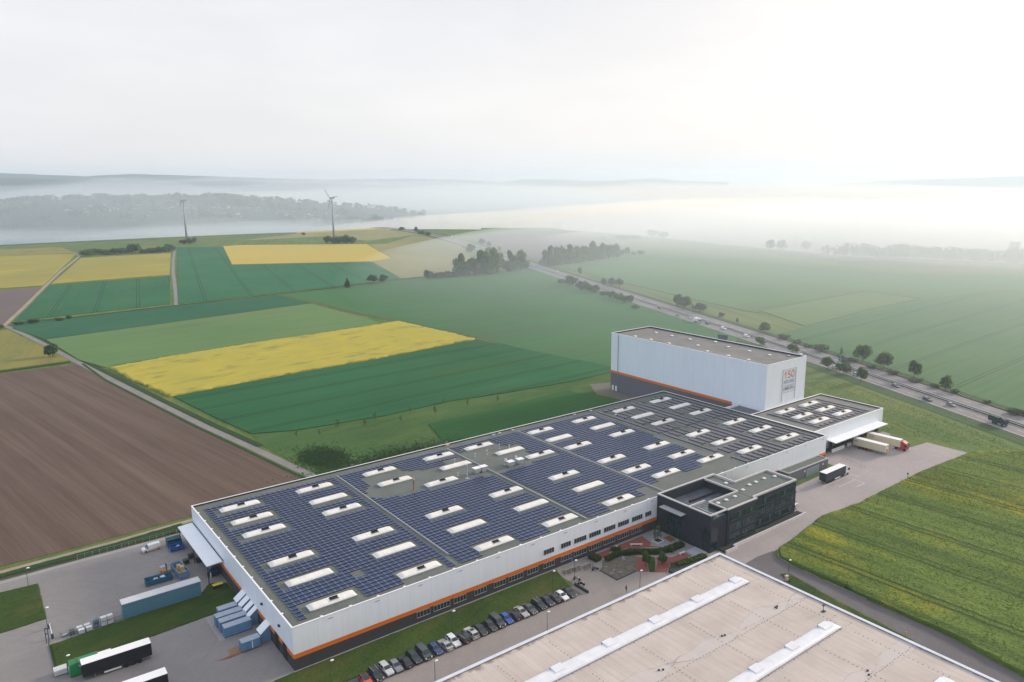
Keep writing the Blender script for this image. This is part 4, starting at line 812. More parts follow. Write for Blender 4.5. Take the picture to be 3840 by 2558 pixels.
# lorries
def trailer(t, L, side, h=4.0, w=2.55, skirt=True, x0=0.0, axles=3, roofm=None):
    """box from x0 back to x0-L"""
    a, c = x0-L, x0; z0 = 1.15
    MB().box(a, c, -w/2, w/2, z0, h-.06).build('trailer_body', side, t); MB().box(a-.03, c+.03, -w/2-.03, w/2+.03, h-.055, h+.02).build('trailer_roof', roofm or WPAINT, t)
    MB().box(a-.05, a-.005, -w/2+.08, w/2-.08, z0+.1, h-.2).box(a-.07, a-.052, -.03, .03, z0+.1, h-.2).build('rear_door', DARK if side is not CREAM else CREAM, t)
    MB().box(a+.1, c-.2, -.5, .5, .75, z0-.005).box(a, c, -w/2-.02, -w/2+.03, z0-.14, z0-.004).box(a, c, w/2-.03, w/2+.02, z0-.14, z0-.004).build('chassis', DARK, t)
    for k in range(axles):
        for s in (1, -1): MB().wheel((a+2.6+k*1.32, s*(w/2-.2), .5), .5, .36, 14).build('wheel', TYRE, t)
    MB().box(a-.02, a+.12, -1.1, 1.1, .45, .6).build('bumper', METAL, t)
    if skirt:
        for s in (1, -1): MB().box(a+6.2, a+9.6, s*1.2-.03, s*1.2+.03, .45, .8).build('side_guard', WPAINT, t)
    for s in (-.8, .8): MB().box(c-2.4, c-2.25, s-.07, s+.07, .05, .9).build('landing_leg', METAL, t)
def cab(t, col, x0, axle2=True):
    """tractor unit in front of x0"""
    p = paint(col); a = x0+.35; c = a+2.15
    b = MB().add([(a,-1.22,1.0),(c,-1.22,.45),(c+.12,-1.22,1.3),(c-.02,-1.22,2.3),(c-.35,-1.2,3.1),(a+.5,-1.15,3.75),(a,-1.15,3.7),(a,1.22,1.0),(c,1.22,.45),(c+.12,1.22,1.3),(c-.02,1.22,2.3),(c-.35,1.2,3.1),(a+.5,1.15,3.75),(a,1.15,3.7)],
        [(0,1,2,3,4,5,6),(13,12,11,10,9,8,7),(0,7,8,1),(1,8,9,2),(2,9,10,3),(3,10,11,4),(4,11,12,5),(5,12,13,6),(6,13,7,0)], 0).build('cab', p, t)
    MB().add([(c+.10,-1.1,1.55),(c+.10,1.1,1.55),(c-.01,1.1,2.3),(c-.01,-1.1,2.3),(c-.28,-1.08,2.95),(c-.28,1.08,2.95)], [(0,1,2,3),(3,2,5,4)]).build('windscreen', CARGL, t)
    for s in (1, -1):
        MB().box(c-1.0, c-.15, s*1.225-.012, s*1.225+.012, 1.75, 2.55).build('side_window', CARGL, t); MB().box(c+.02, c+.16, s*.9-.2, s*.9+.2, .7, .95).build('headlight', LAMPW, t)
        MB().wheel((c-.75, s*1.05, .5), .5, .34, 14).build('wheel', TYRE, t); MB().wheel((x0-1.4, s*.95, .5), .5, .5, 14).build('wheel', TYRE, t)
        MB().box(c-.1, c+.1, s*1.35-.1, s*1.35+.1, 1.8, 2.6).build('mirror', DARK, t); MB().box(x0-.6, c-1.4, s*1.1-.12, s*1.1+.12, .4, .95).build('fuel_tank', p if col[0] > .2 and col[1] < .1 else METAL, t)
    MB().box(x0-2.4, a-.01, -.42, .42, .62, .9).build('frame', DARK, t); MB().box(c+.05, c+.14, -.8, .8, .95, 1.45).build('grille', DARK, t)
CREAM = mat('cream_tarpaulin', (.60,.53,.37), .6, .08, .5); BLKT = mat('black_tarpaulin', (.012,.013,.018), .5, .2, .4); NAVYT = mat('dark_blue_tarp', (.025,.032,.048), .5, .2, .4)
t = thing('semi_trailer', (-23.6, 25.6, .02), 'black curtain-sided trailer with white roof, wholly in view at lower left', 'trailer', 'black trailers in the west yard', R(-.5)); trailer(t, 13.6, BLKT, x0=0.0)
t.rotation_euler = (0,0,pi-R(1.2)); t.location = (-37.2, 25.4, .02)
t = thing('semi_trailer', (-36.9, 11.6, .02), 'black trailer with white roof cut off by the bottom picture edge', 'trailer', 'black trailers in the west yard', pi-R(1.2)); trailer(t, 13.6, BLKT)
t = thing('semi_trailer', (231.0, -10.3, .02), 'cream semi-trailer without a tractor, backed onto the loading dock', 'trailer', 'cream lorries at the docks', R(-87)); trailer(t, 12.6, CREAM, skirt=False)
MB().box(-9.5, -5.5, -1.15, 1.15, .35, .95).build('underride_box', mat('dark_red', (.25,.02,.025), .5), t); MB().box(-.4, .05, -.5, .4, 1.5, 2.3).build('front_panel', mat('signal_red', (.50,.03,.03), .4), t)
for zz in (3.1, 2.85): MB().box(-12.2, -10.9, -1.285, -1.277, zz, zz+.1).build('faint_print', mat('brown_print', (.12,.10,.08), .6), t)
t = thing('lorry', (241.3, -10.6, .02), 'cream lorry with a bright red cab backed onto the loading dock', 'lorry', 'cream lorries at the docks', R(-86)); trailer(t, 13.0, CREAM, skirt=False); cab(t, (.48,.03,.035), 0.0)
for zz in (3.1, 2.85): MB().box(-11.6, -10.1, -1.285, -1.277, zz, zz+.1).build('faint_print', mat('brown_print', (.12,.10,.08), .6), t)
t = thing('lorry', (198.6, -10.9, .02), 'white-cabbed lorry with a dark curtain side parked on the marked bays', 'lorry', None, R(1.0)); trailer(t, 13.0, NAVYT); cab(t, (.72,.73,.75), 0.0)
# ------------------------------------------------------------------ road traffic
def at_road(y, w):
    a = Vector((rx(y), y)); d = (Vector((rx(y+5), y+5))-a).normalized(); n_ = Vector((d.y, -d.x))*w
    return (a.x+n_.x, a.y+n_.y, .055), atan2(d.y, d.x)
gr = 'traffic on the dual carriageway'
def road_car(kind, col, y, w, lab, **kw):
    l_, a = at_road(y, w); near = w < 11; c = 'van' if kind == 'van' else 'car'
    return car(kind, col, l_, a+pi if near else a, lab, gr, cat=c, name='road_van' if kind == 'van' else 'road_car', **kw)
road_car('estate', (.09,.10,.11), 286, 6.8, 'dark grey car in front of the white traffic, alone beyond the roadside bushes')
road_car('hatch', (.30,.16,.14), 250, 2.8, 'faded red car just behind a white car on the near carriageway')
road_car('hatch', (.66,.68,.70), 238, 6.6, 'white hatchback overtaking beside the white box truck')
road_car('suv', (.06,.065,.075), 214.5, 6.9, 'black car just ahead of the white box truck')
road_car('van', (.75,.76,.78), 193.5, 6.6, 'white van following the black car, beyond the billboard', cargo=True)
road_car('van', (.77,.77,.78), 166, 6.4, 'white van next to the dark billboard on the near lane', cargo=True)
road_car('hatch', (.33,.31,.30), 143, 3.0, 'grey-brown car just past the billboard')
road_car('hatch', (.74,.75,.76), 113, 6.6, 'white car between the two trees behind the tall white block')
road_car('estate', (.74,.74,.76), 90.5, 6.6, 'white estate car emerging beside the corner of the tall block')
road_car('van', (.60,.61,.62), 78, 3.0, 'pale van half hidden behind the first roadside tree', cargo=True)
road_car('suv', (.62,.64,.65), 62.5, 3.0, 'white pick-up between the second and third near roadside tree')
road_car('estate', (.10,.11,.12), 39.5, 6.5, 'dark grey car alone after the roadside trees')
road_car('suv', (.055,.06,.065), 16.6, 2.9, 'black car in the slow lane, second from the tanker')
road_car('estate', (.22,.23,.24), 7.0, 6.6, 'grey car closest behind the dark green truck')
road_car('hatch', (.70,.70,.72), 333, 18.5, 'white car going away beside the far end of the roadside bushes')
road_car('hatch', (.60,.62,.64), 510, 15.8, 'tiny pale car going away next to the dense grove')
road_car('sedan', (.12,.12,.13), 470, 3.5, 'tiny dark car coming towards the big bushes')
road_car('hatch', (.70,.72,.74), 348, 6.0, 'white car seen through the gap in the roadside bushes')
road_car('van', (.75,.76,.78), 552, 17.8, 'tiny white van going away between the two groves', cargo=True)
def road_truck(y, w, bc, cc, lab, L=6.5, name='road_truck', cat='truck'):
    l_, a = at_road(y, w); t = thing(name, l_, lab, cat, gr, a+pi if w < 11 else a); trailer(t, L, bc, h=3.3, skirt=False, axles=2, roofm=None if bc is WPAINT else bc); cab(t, cc, 0.0); return t
TG = mat('dark_green_body', (.02,.055,.045), .5, .2)
road_truck(221, 3.2, WPAINT, (.6,.6,.62), 'white box truck on the near carriageway behind the black car', 5.5)
road_truck(-20, 4.2, TG, (.03,.06,.05), 'dark green truck at the right edge of the near carriageway', 5.5)
road_truck(92, 19.5, mat('dark_grey_body', (.05,.055,.06), .5), (.01,.28,.13), 'dark truck with a green cab going away on the far carriageway', 5.5)
road_truck(443, 4.0, mat('dim_body', (.10,.11,.12), .5), (.7,.7,.68), 'grey truck with a pale roof beside the far bushes', 7)
road_truck(1135, 20, WPAINT, (.5,.5,.5), 'far white-roofed lorry where the road fades into haze', 12)
road_car('suv', (.70,.25,.06), -38, 4.5, 'orange car at the right picture edge behind the green truck')
for i, (x, y, lab) in enumerate(((560,752,'white lorry parked behind the dense grove, nearest the road'),(548,735,'pale lorry parked behind the grove, left of the other'),(575,728,'white van-bodied lorry glimpsed through a gap in the grove'))):
    t = thing('parked_lorry', (x, y, 0), lab, 'lorry', 'lorries parked behind the grove', R(60)); trailer(t, 9, WPAINT, h=3.8, skirt=False, axles=2); cab(t, (.7,.7,.7), 0)
# billboard beside the road
t = thing('billboard', (339.5, 152, 0), 'dark back of a big roadside billboard on posts behind the tall block', 'billboard', None, R(12))
bb = MB().box(-.1, .1, -3.4, 3.4, 3.0, 8.6); 
bb.build('panel', mat('billboard_back', (.055,.075,.10), .6, .2, .8), t); mb = MB()
for i in range(9): mb.box(-.22, -.102, -3.3+i*.82, -3.2+i*.82, 3.0, 8.5)
for y in (-3, -1, 1, 3): mb.tube((-.2, y, 0), (-.2, y, 3.0), .14, n=6).tube((-1.6, y, 0), (-.3, y, 4.5), .08, n=5)
mb.build('post', METAL, t)
# ------------------------------------------------------------------ trees
LEAF = [leafm('foliage_dark', (.045,.090,.048), (.10,.17,.075)), leafm('foliage_mid', (.055,.115,.042), (.12,.20,.065)), leafm('foliage_light', (.060,.12,.028), (.13,.19,.05))]
def crown_mesh(name, seed, style, m, leaves=1150, size=.085):
    """crown of leaf clumps in a unit volume: x,y in -.5..+.5, z 0..1"""
    r_ = random.Random(seed); mb = MB(); bl = []
    nb = 13 if style != 'tall' else 11
    for i in range(nb):
        if style == 'tall': z = .12+.8*i/nb; q = .22*(1-.55*abs(z-.4)); a = r_.uniform(0, 6.3); bl.append((q*cos(a), q*sin(a), z*.92, r_.uniform(.20,.28)*(1.15-.5*z)))
        elif style == 'bush': a = r_.uniform(0, 6.3); q = .33*math.sqrt(r_.random()); bl.append((q*cos(a), q*sin(a), r_.uniform(.22,.62), r_.uniform(.17,.27)))
        elif style == 'cone': z = .1+.85*i/nb; q = .3*(1-z); a = r_.uniform(0, 6.3); bl.append((q*cos(a), q*sin(a), z, .24*(1.05-z)+.03))
        elif style == 'thin': z = .3+.65*i/nb; q = .30*(1-z*.6); a = r_.uniform(0, 6.3); bl.append((q*cos(a), q*sin(a), z, r_.uniform(.07,.13)))
        else:
            a = r_.uniform(0, 6.3); e = r_.uniform(-.55, 1.0); q = .30*math.sqrt(max(0, 1-e*e))*r_.uniform(.5, 1.1); bl.append((q*cos(a), q*sin(a), .53+.29*e, r_.uniform(.17,.26)))
    for i in range(leaves):
        bx0, by0, bz0, br = bl[r_.randrange(nb)]
        d = Vector((r_.gauss(0,1), r_.gauss(0,1), r_.gauss(.15,1))).normalized(); rad = br*(r_.random()**.4)*r_.uniform(.8, 1.15)
        c = Vector((bx0, by0, bz0))+d*rad
        if c.z < 0.02: continue
        n_ = (d+Vector((r_.gauss(0,.5), r_.gauss(0,.5), r_.gauss(.3,.5)))).normalized(); t = n_.cross(Vector((r_.gauss(0,1), r_.gauss(0,1), r_.gauss(0,1)))).normalized(); b = n_.cross(t); s = size*r_.uniform(.5, 1.1)
        mb.add([c-t*s-b*s*.3, c-b*s*.7+t*s*.2, c+t*s+b*s*.2, c+b*s*.75-t*s*.1], [(0,1,2,3)])
    me = bpy.data.meshes.new(name); me.from_pydata(mb.v, [], mb.f); me.materials.append(m); return me
CR = {}
for st, k in (('round',4), ('bush',3), ('tall',2), ('cone',1), ('thin',2)):
    CR[st] = [[crown_mesh('crown', 31*i+len(st)+100*j, st, LEAF[j], 330 if st == 'thin' else 1150, .055 if st == 'thin' else .085) for j in range(3)] for i in range(k)]
def trunk_mesh():
    mb = MB().tube((0,0,-.02), (.02,.01,.34), .035, .024, 7).tube((.02,.01,.33), (.14,.08,.62), .020, .008, 5).tube((.02,.01,.33), (-.13,.06,.66), .019, .007, 5).tube((.02,.01,.33), (.0,-.12,.60), .018, .007, 5).tube((.02,.01,.33), (.02,.02,.80), .018, .006, 5)
    me = bpy.data.meshes.new('trunk'); me.from_pydata(mb.v, [], mb.f); me.materials.append(BARK); return me
TRK = trunk_mesh(); tcount = [0]
KIND = {'round': 'broadleaf_tree', 'bush': 'shrub', 'tall': 'tall_tree', 'cone': 'conical_tree', 'thin': 'sapling'}
def tree(x, y, h, w, lab, group=None, style='round', tone=1, z=None, cat=None):
    i = tcount[0]; tcount[0] += 1; r_ = random.Random(i*13+5)
    t = thing(KIND[style], (x, y, terr(x, y) if z is None else z), lab, cat or ('shrub' if style == 'bush' else 'tree'), group, r_.uniform(0, 6.28))
    ms = CR[style][i % len(CR[style])][tone]; c = bpy.data.objects.new('crown', ms); COL.objects.link(c); c.parent = t; c.scale = (w*1.15, w*1.15, h) if style != 'tall' else (w*1.45, w*1.45, h)
    k = bpy.data.objects.new('trunk', TRK); COL.objects.link(k); k.parent = t; k.scale = (h*.8, h*.8, h*.95)
    if style == 'bush': c.scale = (w*1.2, w*1.2, h*1.22); k.scale = (h, h, h*.6)
    return t
rg = 'trees along the dual carriageway'
for (x, y, h, w), lab, st, tn in (((401,163.9,8,8.7),'two-stemmed open-crowned tree across the road, right of the billboard','round',1), ((369,75.4,11,9.8),'big pale green tree across the road, leftmost of a loose row of five','round',1), ((365,61,9.7,9.5),'big green tree across the road, second of the loose row of five','round',1), ((355.3,39.6,9.8,8.1),'dense dark round tree standing at the edge of the eastern crop','round',0), ((342.8,18,8.1,6.2),'ragged green tree nearest the right edge across the road','round',1)): tree(x, y, h, w, lab, rg, st, tn)
for (x, y, h, w), lab in (((338.6,79,7.1,7.6),'leftmost of three dark trees on the near roadside by the white block'), ((336,67.8,6.9,8.7),'middle of three dark trees on the near roadside'), ((327.2,53.3,7.9,6.5),'rightmost of three dark trees on the near roadside'), ((361.3,116,5.5,6.9),'pale green small tree on the near roadside just behind the white block corner'), ((362,140,6.5,7.6),'grey-green round tree behind the white block, right of the billboard')): tree(x, y, h, w, lab, rg, 'round', 0 if 'dark' in lab else 1)
for (x, y, h, w), lab in (((536.4,507,9.3,5.9),'small hazy tree alone beside the far grove on the field side'), ((491.6,420.6,7.7,7),'left one of three hazy trees bunched across the road from the bushes'), ((494.7,412,8.9,8.1),'middle one of three hazy trees bunched across the road'), ((491.7,397.7,9.3,8.5),'darkest and rightmost of three hazy trees bunched across the road'), ((443.1,279,11.7,7.7),'left and taller tree of a pair in the eastern field margin'), ((440.6,269.6,10.6,12.3),'right and broader tree of a pair in the eastern field margin'), ((439.4,251.9,7.1,10.2),'wide flat-topped tree just right of the tree pair'), ((443.3,263.4,4.3,2.8),'little sapling between the tree pair and the flat-topped tree'), ((430.8,224.2,4.1,5.7),'small dark round tree alone across the road from the white vans'), ((418.2,199.7,4.3,2.3),'slim young tree alone across the road, left of the billboard')): tree(x, y, h, w, lab, rg, 'round', 0)
for x, y, h, w in ((387.9,130.3,2.6,5.9),(377.7,107.9,4.7,9.1),(394.5,143.9,3.5,6.8),(373.4,91.2,2.1,4.1),(356.5,51.2,2.5,6.2),(342,13.3,2.3,3.4),(335.5,-4.2,1.9,3.2),(327.3,-18.1,2.6,6.6),(326.7,-23,3.1,3.5),(383,119,2.4,5),(368,80,2.2,5),(361,66,2.0,5),(350,36,2.0,6),(346,24,2.0,5)): tree(x, y, h, w, 'low dark roadside shrub in the rank verge beyond the carriageway', 'roadside shrubs', 'bush', 0)
tree(379.1, 94.5, 5.6, 2.1, 'spindly pointed young conifer in the far verge', rg, 'cone', 0)
for i, (x, y, h, w) in enumerate(((471.6,462.5,5.5,8.4),(467.8,441.1,11.3,14),(453,409,10.3,12.3),(449.8,390.8,8.9,12),(441.6,367.9,4.9,7.4),(437.6,352.5,7.4,8.3),(433.3,338,7.3,8.1),(427.4,325.7,7.1,7),(430.8,322.8,7.6,7),(412.2,297.2,3.9,7.6))): tree(x-1, y, h*.95, w*.95, 'bushy tree in the screen of bushes along the near edge of the carriageway', 'bush screen beside the carriageway', 'bush', 0)
for x, y, h, w in ((437.6,601,26,14.6),(428.3,579.8,17.2,15.6),(444.3,580.4,20,19.7),(460.8,580.9,30,20),(474.1,576.8,23.8,17.3),(548.4,697,20.4,15.4),(472.3,586,30,18.8),(458.6,582.8,16.3,13.3),(486.4,589.3,22.2,17.7),(501.8,583.8,27,12.3),(520.9,591,24,15),(507.1,585.4,14,13.7)): tree(x-3, y+4, h, w, 'tall broadleaf tree in the dense grove on the near side of the road', 'dense grove left of the road', 'tall' if h > 25 else 'round', 2 if (int(x) % 3 == 0 or h in (26,24)) else 1)
for x, y, h, w in ((384.9,582.7,10.3,10),(400,583.3,6.5,15.3),(412.6,579.3,7.2,12.8),(392,584,6,10),(420,578,7,12)): tree(x, y+8, h, w, 'low bush at the western foot of the dense grove', 'low bushes beside the grove', 'bush', 0)
for x, y, h, w, lab in ((593.2,818,15.8,13.7,'dark round tree beyond the parked lorries behind the grove'),(692.5,930,12.8,13.6,'hazy left tree of a pair on the far roadside'),(686.6,903,9.7,9.5,'hazy right tree of a pair on the far roadside'),(643,812,9,5.3,'small lone tree on the mauve ploughed field edge')): tree(x, y, h, w, lab, None, 'round', 0)
for x, y, h, w in ((568.9,601.8,28,14.4),(587.5,603.7,23.9,14.6),(605.4,606.5,27.2,16.3),(623.9,609.5,18.4,15),(641.6,613.5,21.8,13.7),(659.9,617.7,27.6,13.9),(679.9,620.9,23.9,12.5),(699.2,625.2,19.4,14.3),(717.9,630.8,19.7,11.3),(736,637.6,10,9.8),(748.2,638.4,11.7,9.9),(596,612,24,13),(632,618,22,12),(670,624,22,12)): tree(x+2, y+5, h, w, 'tall broadleaf tree in the long grove across the road', 'long grove right of the road', 'tall' if h > 23 else 'round', 2 if h > 25 else 1)
for x, y, h, w in ((578.9,630,6.1,7.4),(760.9,639.5,5.1,8.3),(767,634,7.6,5.8),(777.2,637,6,3.3)): tree(x, y, h, w, 'small tree at the end of the long grove across the road', 'small trees ending the long grove', 'bush', 0)
for x, y, h, w in ((968.3,869,8.6,27),(984,853.8,8.6,19),(941.3,895,5.4,6.3),(986.2,566.7,17,15.9),(1025.8,573,17,16.3),(1080.8,565.6,18,18.5),(1102.3,918.3,15,20.5),(1088.9,879,13.6,17.8),(1331.9,749,22,20.6),(1328,704,22,22.4),(1343,693.8,20,24.6),(1321,661.5,17,19.6),(1570,1773,18,33),(1660,1637,14,25),(1523,1384.9,24,32),(1545,1362,18,28),(1512,1145,9,17),(1498,1104,13,17),(1533,1017,13,19)): tree(x, y, h, w, 'pale ghostly tree standing in the fog beyond the eastern fields', 'ghostly trees in the eastern fog', 'bush' if w > h*1.2 else 'round', 0)
for (x, y, h, w), lab in (((568.4,1416.6,7.3,9.6),'small lone tree on the pale field left of the nearer turbine'), ((281,579,10.7,7.6),'pale pointed tree on the grassy track, left of two dark bushes'), ((314.9,591.5,9.3,13.3),'broad dark bush on the grassy track, middle of three'), ((328.7,592,9.4,10.4),'round dark bush on the grassy track, right of the broad one'), ((-2.4,396,8.7,9.9),'dark two-crowned tree beside the concrete farm track')): tree(x, y, h, w, lab, None, 'cone' if 'pointed' in lab else 'round', 0)
for x, y, h, w in ((515.4,1167.8,14.7,12.4),(529.3,1147,14.6,16.4),(542.4,1142,16.3,16.4),(554,1138.5,12.2,12.4),(537,1147,15,14.4),(522,1150,13,14),(548,1136,13,13)): tree(x, y+4, h, w, 'dark tree in the small copse round the nearer turbine base', 'copse at the nearer wind turbine', 'bush', 0)
for x, y, h, w in ((795,1323,14,9.9),(776.4,1262,8.6,12),(757,1206,9.5,11.6),(814,1421,9.3,14.4),(765,1225,8,12),(785,1290,7,10)): tree(x-8, y, h, w, 'hazy tree along the far stretch of road beyond the pale field', 'far roadside trees', 'round', 0)
for x, y, h, w in ((1038,2370,34,39),(1058,2349,36,39),(1102,2353,38,43),(1139,2367,38,30),(1132,2273,35,35),(1151,2252,42,43),(1166,2238,39,31),(1191,2211,33,31),(1222,2180,29,38),(1012,2397,26,31),(1085,2360,33,35),(1209,2195,30,34)): tree(x, y, h, w, 'pale blue crown in the misty wood behind the nearer turbine', 'misty wood behind the turbine', 'bush', 0)
for x, y, h, w in ((129.2,1191,10.7,15.8),(145.8,1228.6,9.2,18),(155.7,1219.6,8.3,16.3),(160.8,1201.5,8.2,17.9),(171.2,1205,10,16),(181,1196,10,16),(201.7,1204.8,15.9,18.3),(213.8,1193.7,7.5,16.4),(223.7,1184.6,7.5,16.4),(236.2,1187,9.4,16.5),(254,1208,11.5,16),(137,1215,9,15),(190,1200,9,15),(229,1190,8,15),(245,1195,9,14)): tree(x, y, h, w, 'dark tree in the hedge line above the yellow fields', 'hedge line above the yellow fields', 'bush', 0)
for x, y, h, w in ((313.7,1362,8.5,12.6),(326.6,1356,12,15.8)): tree(x, y-3, h, w, 'dark bush at the foot of the farther turbine', 'bushes at the farther wind turbine', 'bush', 0)
for x, y, h, w in ((-8.7,547,2.7,7.9),(1.6,548,3.6,8),(18.8,547,2.7,5.4),(26.8,553.7,2.8,4.6),(-21.8,535.7,3.5,5.5)): tree(x, y, h, w, 'low dark bush on the grassy track at the far left', 'low bushes on the grassy track', 'bush', 0)
for x, y, h, w in ((115.2,153.8,3,1.6),(104.4,143.3,3.1,2),(122.9,144.3,3.7,2.6),(135,156.9,2.5,1.4),(141.6,145.6,3.9,1.9),(78.9,153.3,4,3),(96.8,153.5,4.2,2.5),(157.3,142.9,3.4,1.9),(88.8,147.5,3.5,2),(68.2,148.2,2.9,1.9),(60.1,152.7,3.2,1.9)): tree(x, y, h, w*1.1, 'thin young sapling in the rough grass behind the warehouse', 'saplings behind the warehouse', 'thin', 2)
for (x, y, h, w), lab in (((107.7,-6,5.4,3.4),'young tree in a square concrete planter on the courtyard'), ((94.0,-14.4,4.6,2.6),'bright green young tree in the planting strip between the red paths'), ((98.6,-16.2,3.8,2.4),'slim pale green tree beside the red path bend'), ((105.6,-13.4,2.4,1.6),'tiny yellow-green tree near the entrance slab')): tree(x, y, h, w, lab, None, 'thin' if 'planter' in lab else 'round', 2 if 'planter' not in lab else 1)
def tufts(name, poly, n, z, size, m, seed, lab, dens=None, gauss=None):
    r_ = random.Random(seed); mb = MB(); xs = [p[0] for p in poly]; ys = [p[1] for p in poly]; k = 0
    while k < n:
        x = r_.uniform(min(xs), max(xs)); y = r_.uniform(min(ys), max(ys))
        if gauss: x, y = r_.gauss(gauss[0], gauss[2]), r_.gauss(gauss[1], gauss[3])
        if not inside(x, y, poly) or (dens and mnoise.noise(Vector((x*dens, y*dens, seed)))*1.6+.1 < r_.random()*.9): 
            if not inside(x, y, poly): continue
            k += .25; continue
        k += 1; a = r_.uniform(0, pi); s = size*r_.uniform(.5, 1.2); dx, dy = cos(a)*s, sin(a)*s; h = z+r_.uniform(-.15, .3); t = r_.uniform(-.25, .25)
        mb.add([(x-dx, y-dy, h-s*.5), (x+dx*.3-dy*.6, y+dy*.3+dx*.6, h+t*s), (x+dx, y+dy, h+s*.4), (x-dx*.3+dy*.6, y-dy*.3-dx*.6, h-t*s)], [(0,1,2,3)])
    return tag(mb.build(name, m), lab, None, None, 'stuff')
F22 = [(258,-30),(221,-28),(178,-29),(160,-27.2),(143,-30),(132,-31.4),(127.6,-34.5),(126.6,-38),(126,-61),(125.8,-80),(122.6,-96.5),(119,-116),(298,-116),(328,-95),(284,-50)]
tufts('crop_plants', F22, 30000, .95, .26, leafm('crop_leaf', (.080,.140,.026), (.165,.235,.050)), 3, 'green flowering crop of the near right field'); tufts('crop_flowers', F22, 11000, 1.1, .24, leafm('crop_flower', (.30,.26,.012), (.46,.38,.02)), 8, 'yellow blossom scattered over the near right field', dens=.03)
BRM = leafm('bramble_leaf', (.018,.056,.020), (.040,.095,.034))
tufts('bramble_patch', [(30,170),(30,90),(110,90),(110,170)], 4200, .30, .42, BRM, 12, 'dark bramble thicket in the rough grass behind the warehouse', gauss=(58.5, 121, 4.2, 6.0)); tufts('bramble_patch', [(30,170),(30,84),(210,84),(210,170)], 3500, .3, .45, BRM, 14, 'dull green bramble thicket by the warehouse roof edge', gauss=(80, 104, 16, 5.0))
tufts('meadow_tufts', [(262,-12),(258,3),(258,33),(262,60),(300,75),(320,62),(304,20),(285,-28),(274,-40)], 5000, .15, .28, leafm('meadow_leaf', (.06,.115,.026), (.15,.20,.05)), 5, 'rough meadow grass between lorry yard and road')
for x, y, h, w in ((440,590,12,16),(455,590,13,16),(470,592,13,16),(484,596,13,16),(498,594,13,16),(512,596,12,15),(526,598,11,14)): tree(x, y, h, w, 'leafy undergrowth tree at the foot of the dense grove', 'undergrowth of the dense grove', 'bush', 1)
for x, y, h, w in ((572,606,14,16),(588,608,15,16),(604,610,15,16),(620,612,14,16),(636,616,14,16),(652,619,14,16),(668,623,14,16),(684,626,14,15),(700,630,13,15),(716,634,11,14)): tree(x, y, h, w, 'leafy undergrowth tree at the foot of the long grove', 'undergrowth of the long grove', 'bush', 1)
# far woods
def wood(name, pts, n, seed, hh, ww, m, k=70):
    r_ = random.Random(seed); mb = MB()
    for i in range(n):
        t = r_.random()*(len(pts)-1); j = int(t); f = t-j; x = pts[j][0]+(pts[j+1][0]-pts[j][0])*f+r_.uniform(-8, 60); y = pts[j][1]+(pts[j+1][1]-pts[j][1])*f+r_.uniform(-12, 12); z = terr(x, y); h = hh*r_.uniform(.75, 1.2); w = ww*r_.uniform(.7, 1.2)
        for q in range(k):
            d = Vector((r_.gauss(0,1), r_.gauss(0,1), r_.gauss(0,1))).normalized(); c = Vector((x, y, z+h*.55))+Vector((d.x*w/2, d.y*w/2, d.z*h*.45))*r_.uniform(.7,1.05); a = Vector((r_.gauss(0,1), r_.gauss(0,1), r_.gauss(0,1))).normalized(); b = a.cross(d).normalized(); s = r_.uniform(.9, 2.2); a = b.cross(d)
            mb.add([c-a*s, c-b*s, c+a*s, c+b*s], [(0,1,2,3)])
    return tag(mb.build(name, m), 'misty broadleaf wood covering the slope at the right edge of the fields', None, None, 'stuff')
wood('woodland', [(1030,482),(1053,441),(1067,414),(1085,377),(1100,342),(1116,303),(1130,266),(1150,215),(1165,160),(1170,90)], 210, 2, 19, 15, LEAF[0])
# ------------------------------------------------------------------ hills and village
HILLM = mat('hill_woods', (.028,.045,.035), .95, .45, .004, fine=5.)
def hills(name, prof, depth, zb, seed, rough=3.0, m=HILLM):
    """range of hills: crest polyline (x, y, z) with slopes to both sides"""
    mb = MB(); P = []
    for (a, b) in zip(prof, prof[1:]):
        A, B = Vector(a), Vector(b); k = max(2, int((B-A).length/70))
        P += [A.lerp(B, (3*(i/k)**2-2*(i/k)**3)) for i in range(k)]
    P.append(Vector(prof[-1])); n = len(P); S = 9
    for i, p in enumerate(P):
        d = (Vector((p.x, p.y, 0))-Vector((CAM.x, CAM.y, 0))).normalized()
        for s in range(S):
            t = s/(S-1)*2-1; q = p+d*(t*depth*(1+.15*mnoise.noise(p*.001))); e = 1-abs(t)**1.6; z = zb+(p.z-zb)*e
            z += rough*(mnoise.noise(Vector((q.x*.012, q.y*.012, seed)))+.6*mnoise.noise(Vector((q.x*.045, q.y*.045, seed+3))))*(.3+e)
            mb.v.append((q.x, q.y, z))
    for i in range(n-1):
        for s in range(S-1): k = i*S+s; mb.f.append((k, k+S, k+S+1, k+1)); mb.m.append(0)
    return tag(mb.build(name, m, smooth=True), kind='structure')
hills('hills', [(-900,7700,215),(-6,7853,221),(441,7838,199),(758,7812,183),(1092,7771,181),(1439,7713,171),(1706,7658,146),(1982,7591,152),(2321,7494,162),(2702,7365,138),(3283,7126,124),(3709,6915,102),(4300,6600,60)], 1100, -42, 1, 5)
hills('hills', [(-700,10000,272),(8,9850,277),(575,9820,268),(1340,9750,234),(1818,9670,257),(2175,9600,246),(3300,9280,200),(3970,9010,179),(4410,8800,181),(4940,8520,182),(5370,8260,160),(6200,7800,110)], 1200, -42, 2, 4)
hills('hills', [(5000,8900,125),(5500,8200,105),(5860,7950,125),(6090,7777,162),(6370,7550,157),(6750,7210,130),(6910,7060,136),(7310,6660,156),(7540,6400,120),(7890,5970,104)], 900, -42, 3, 3)
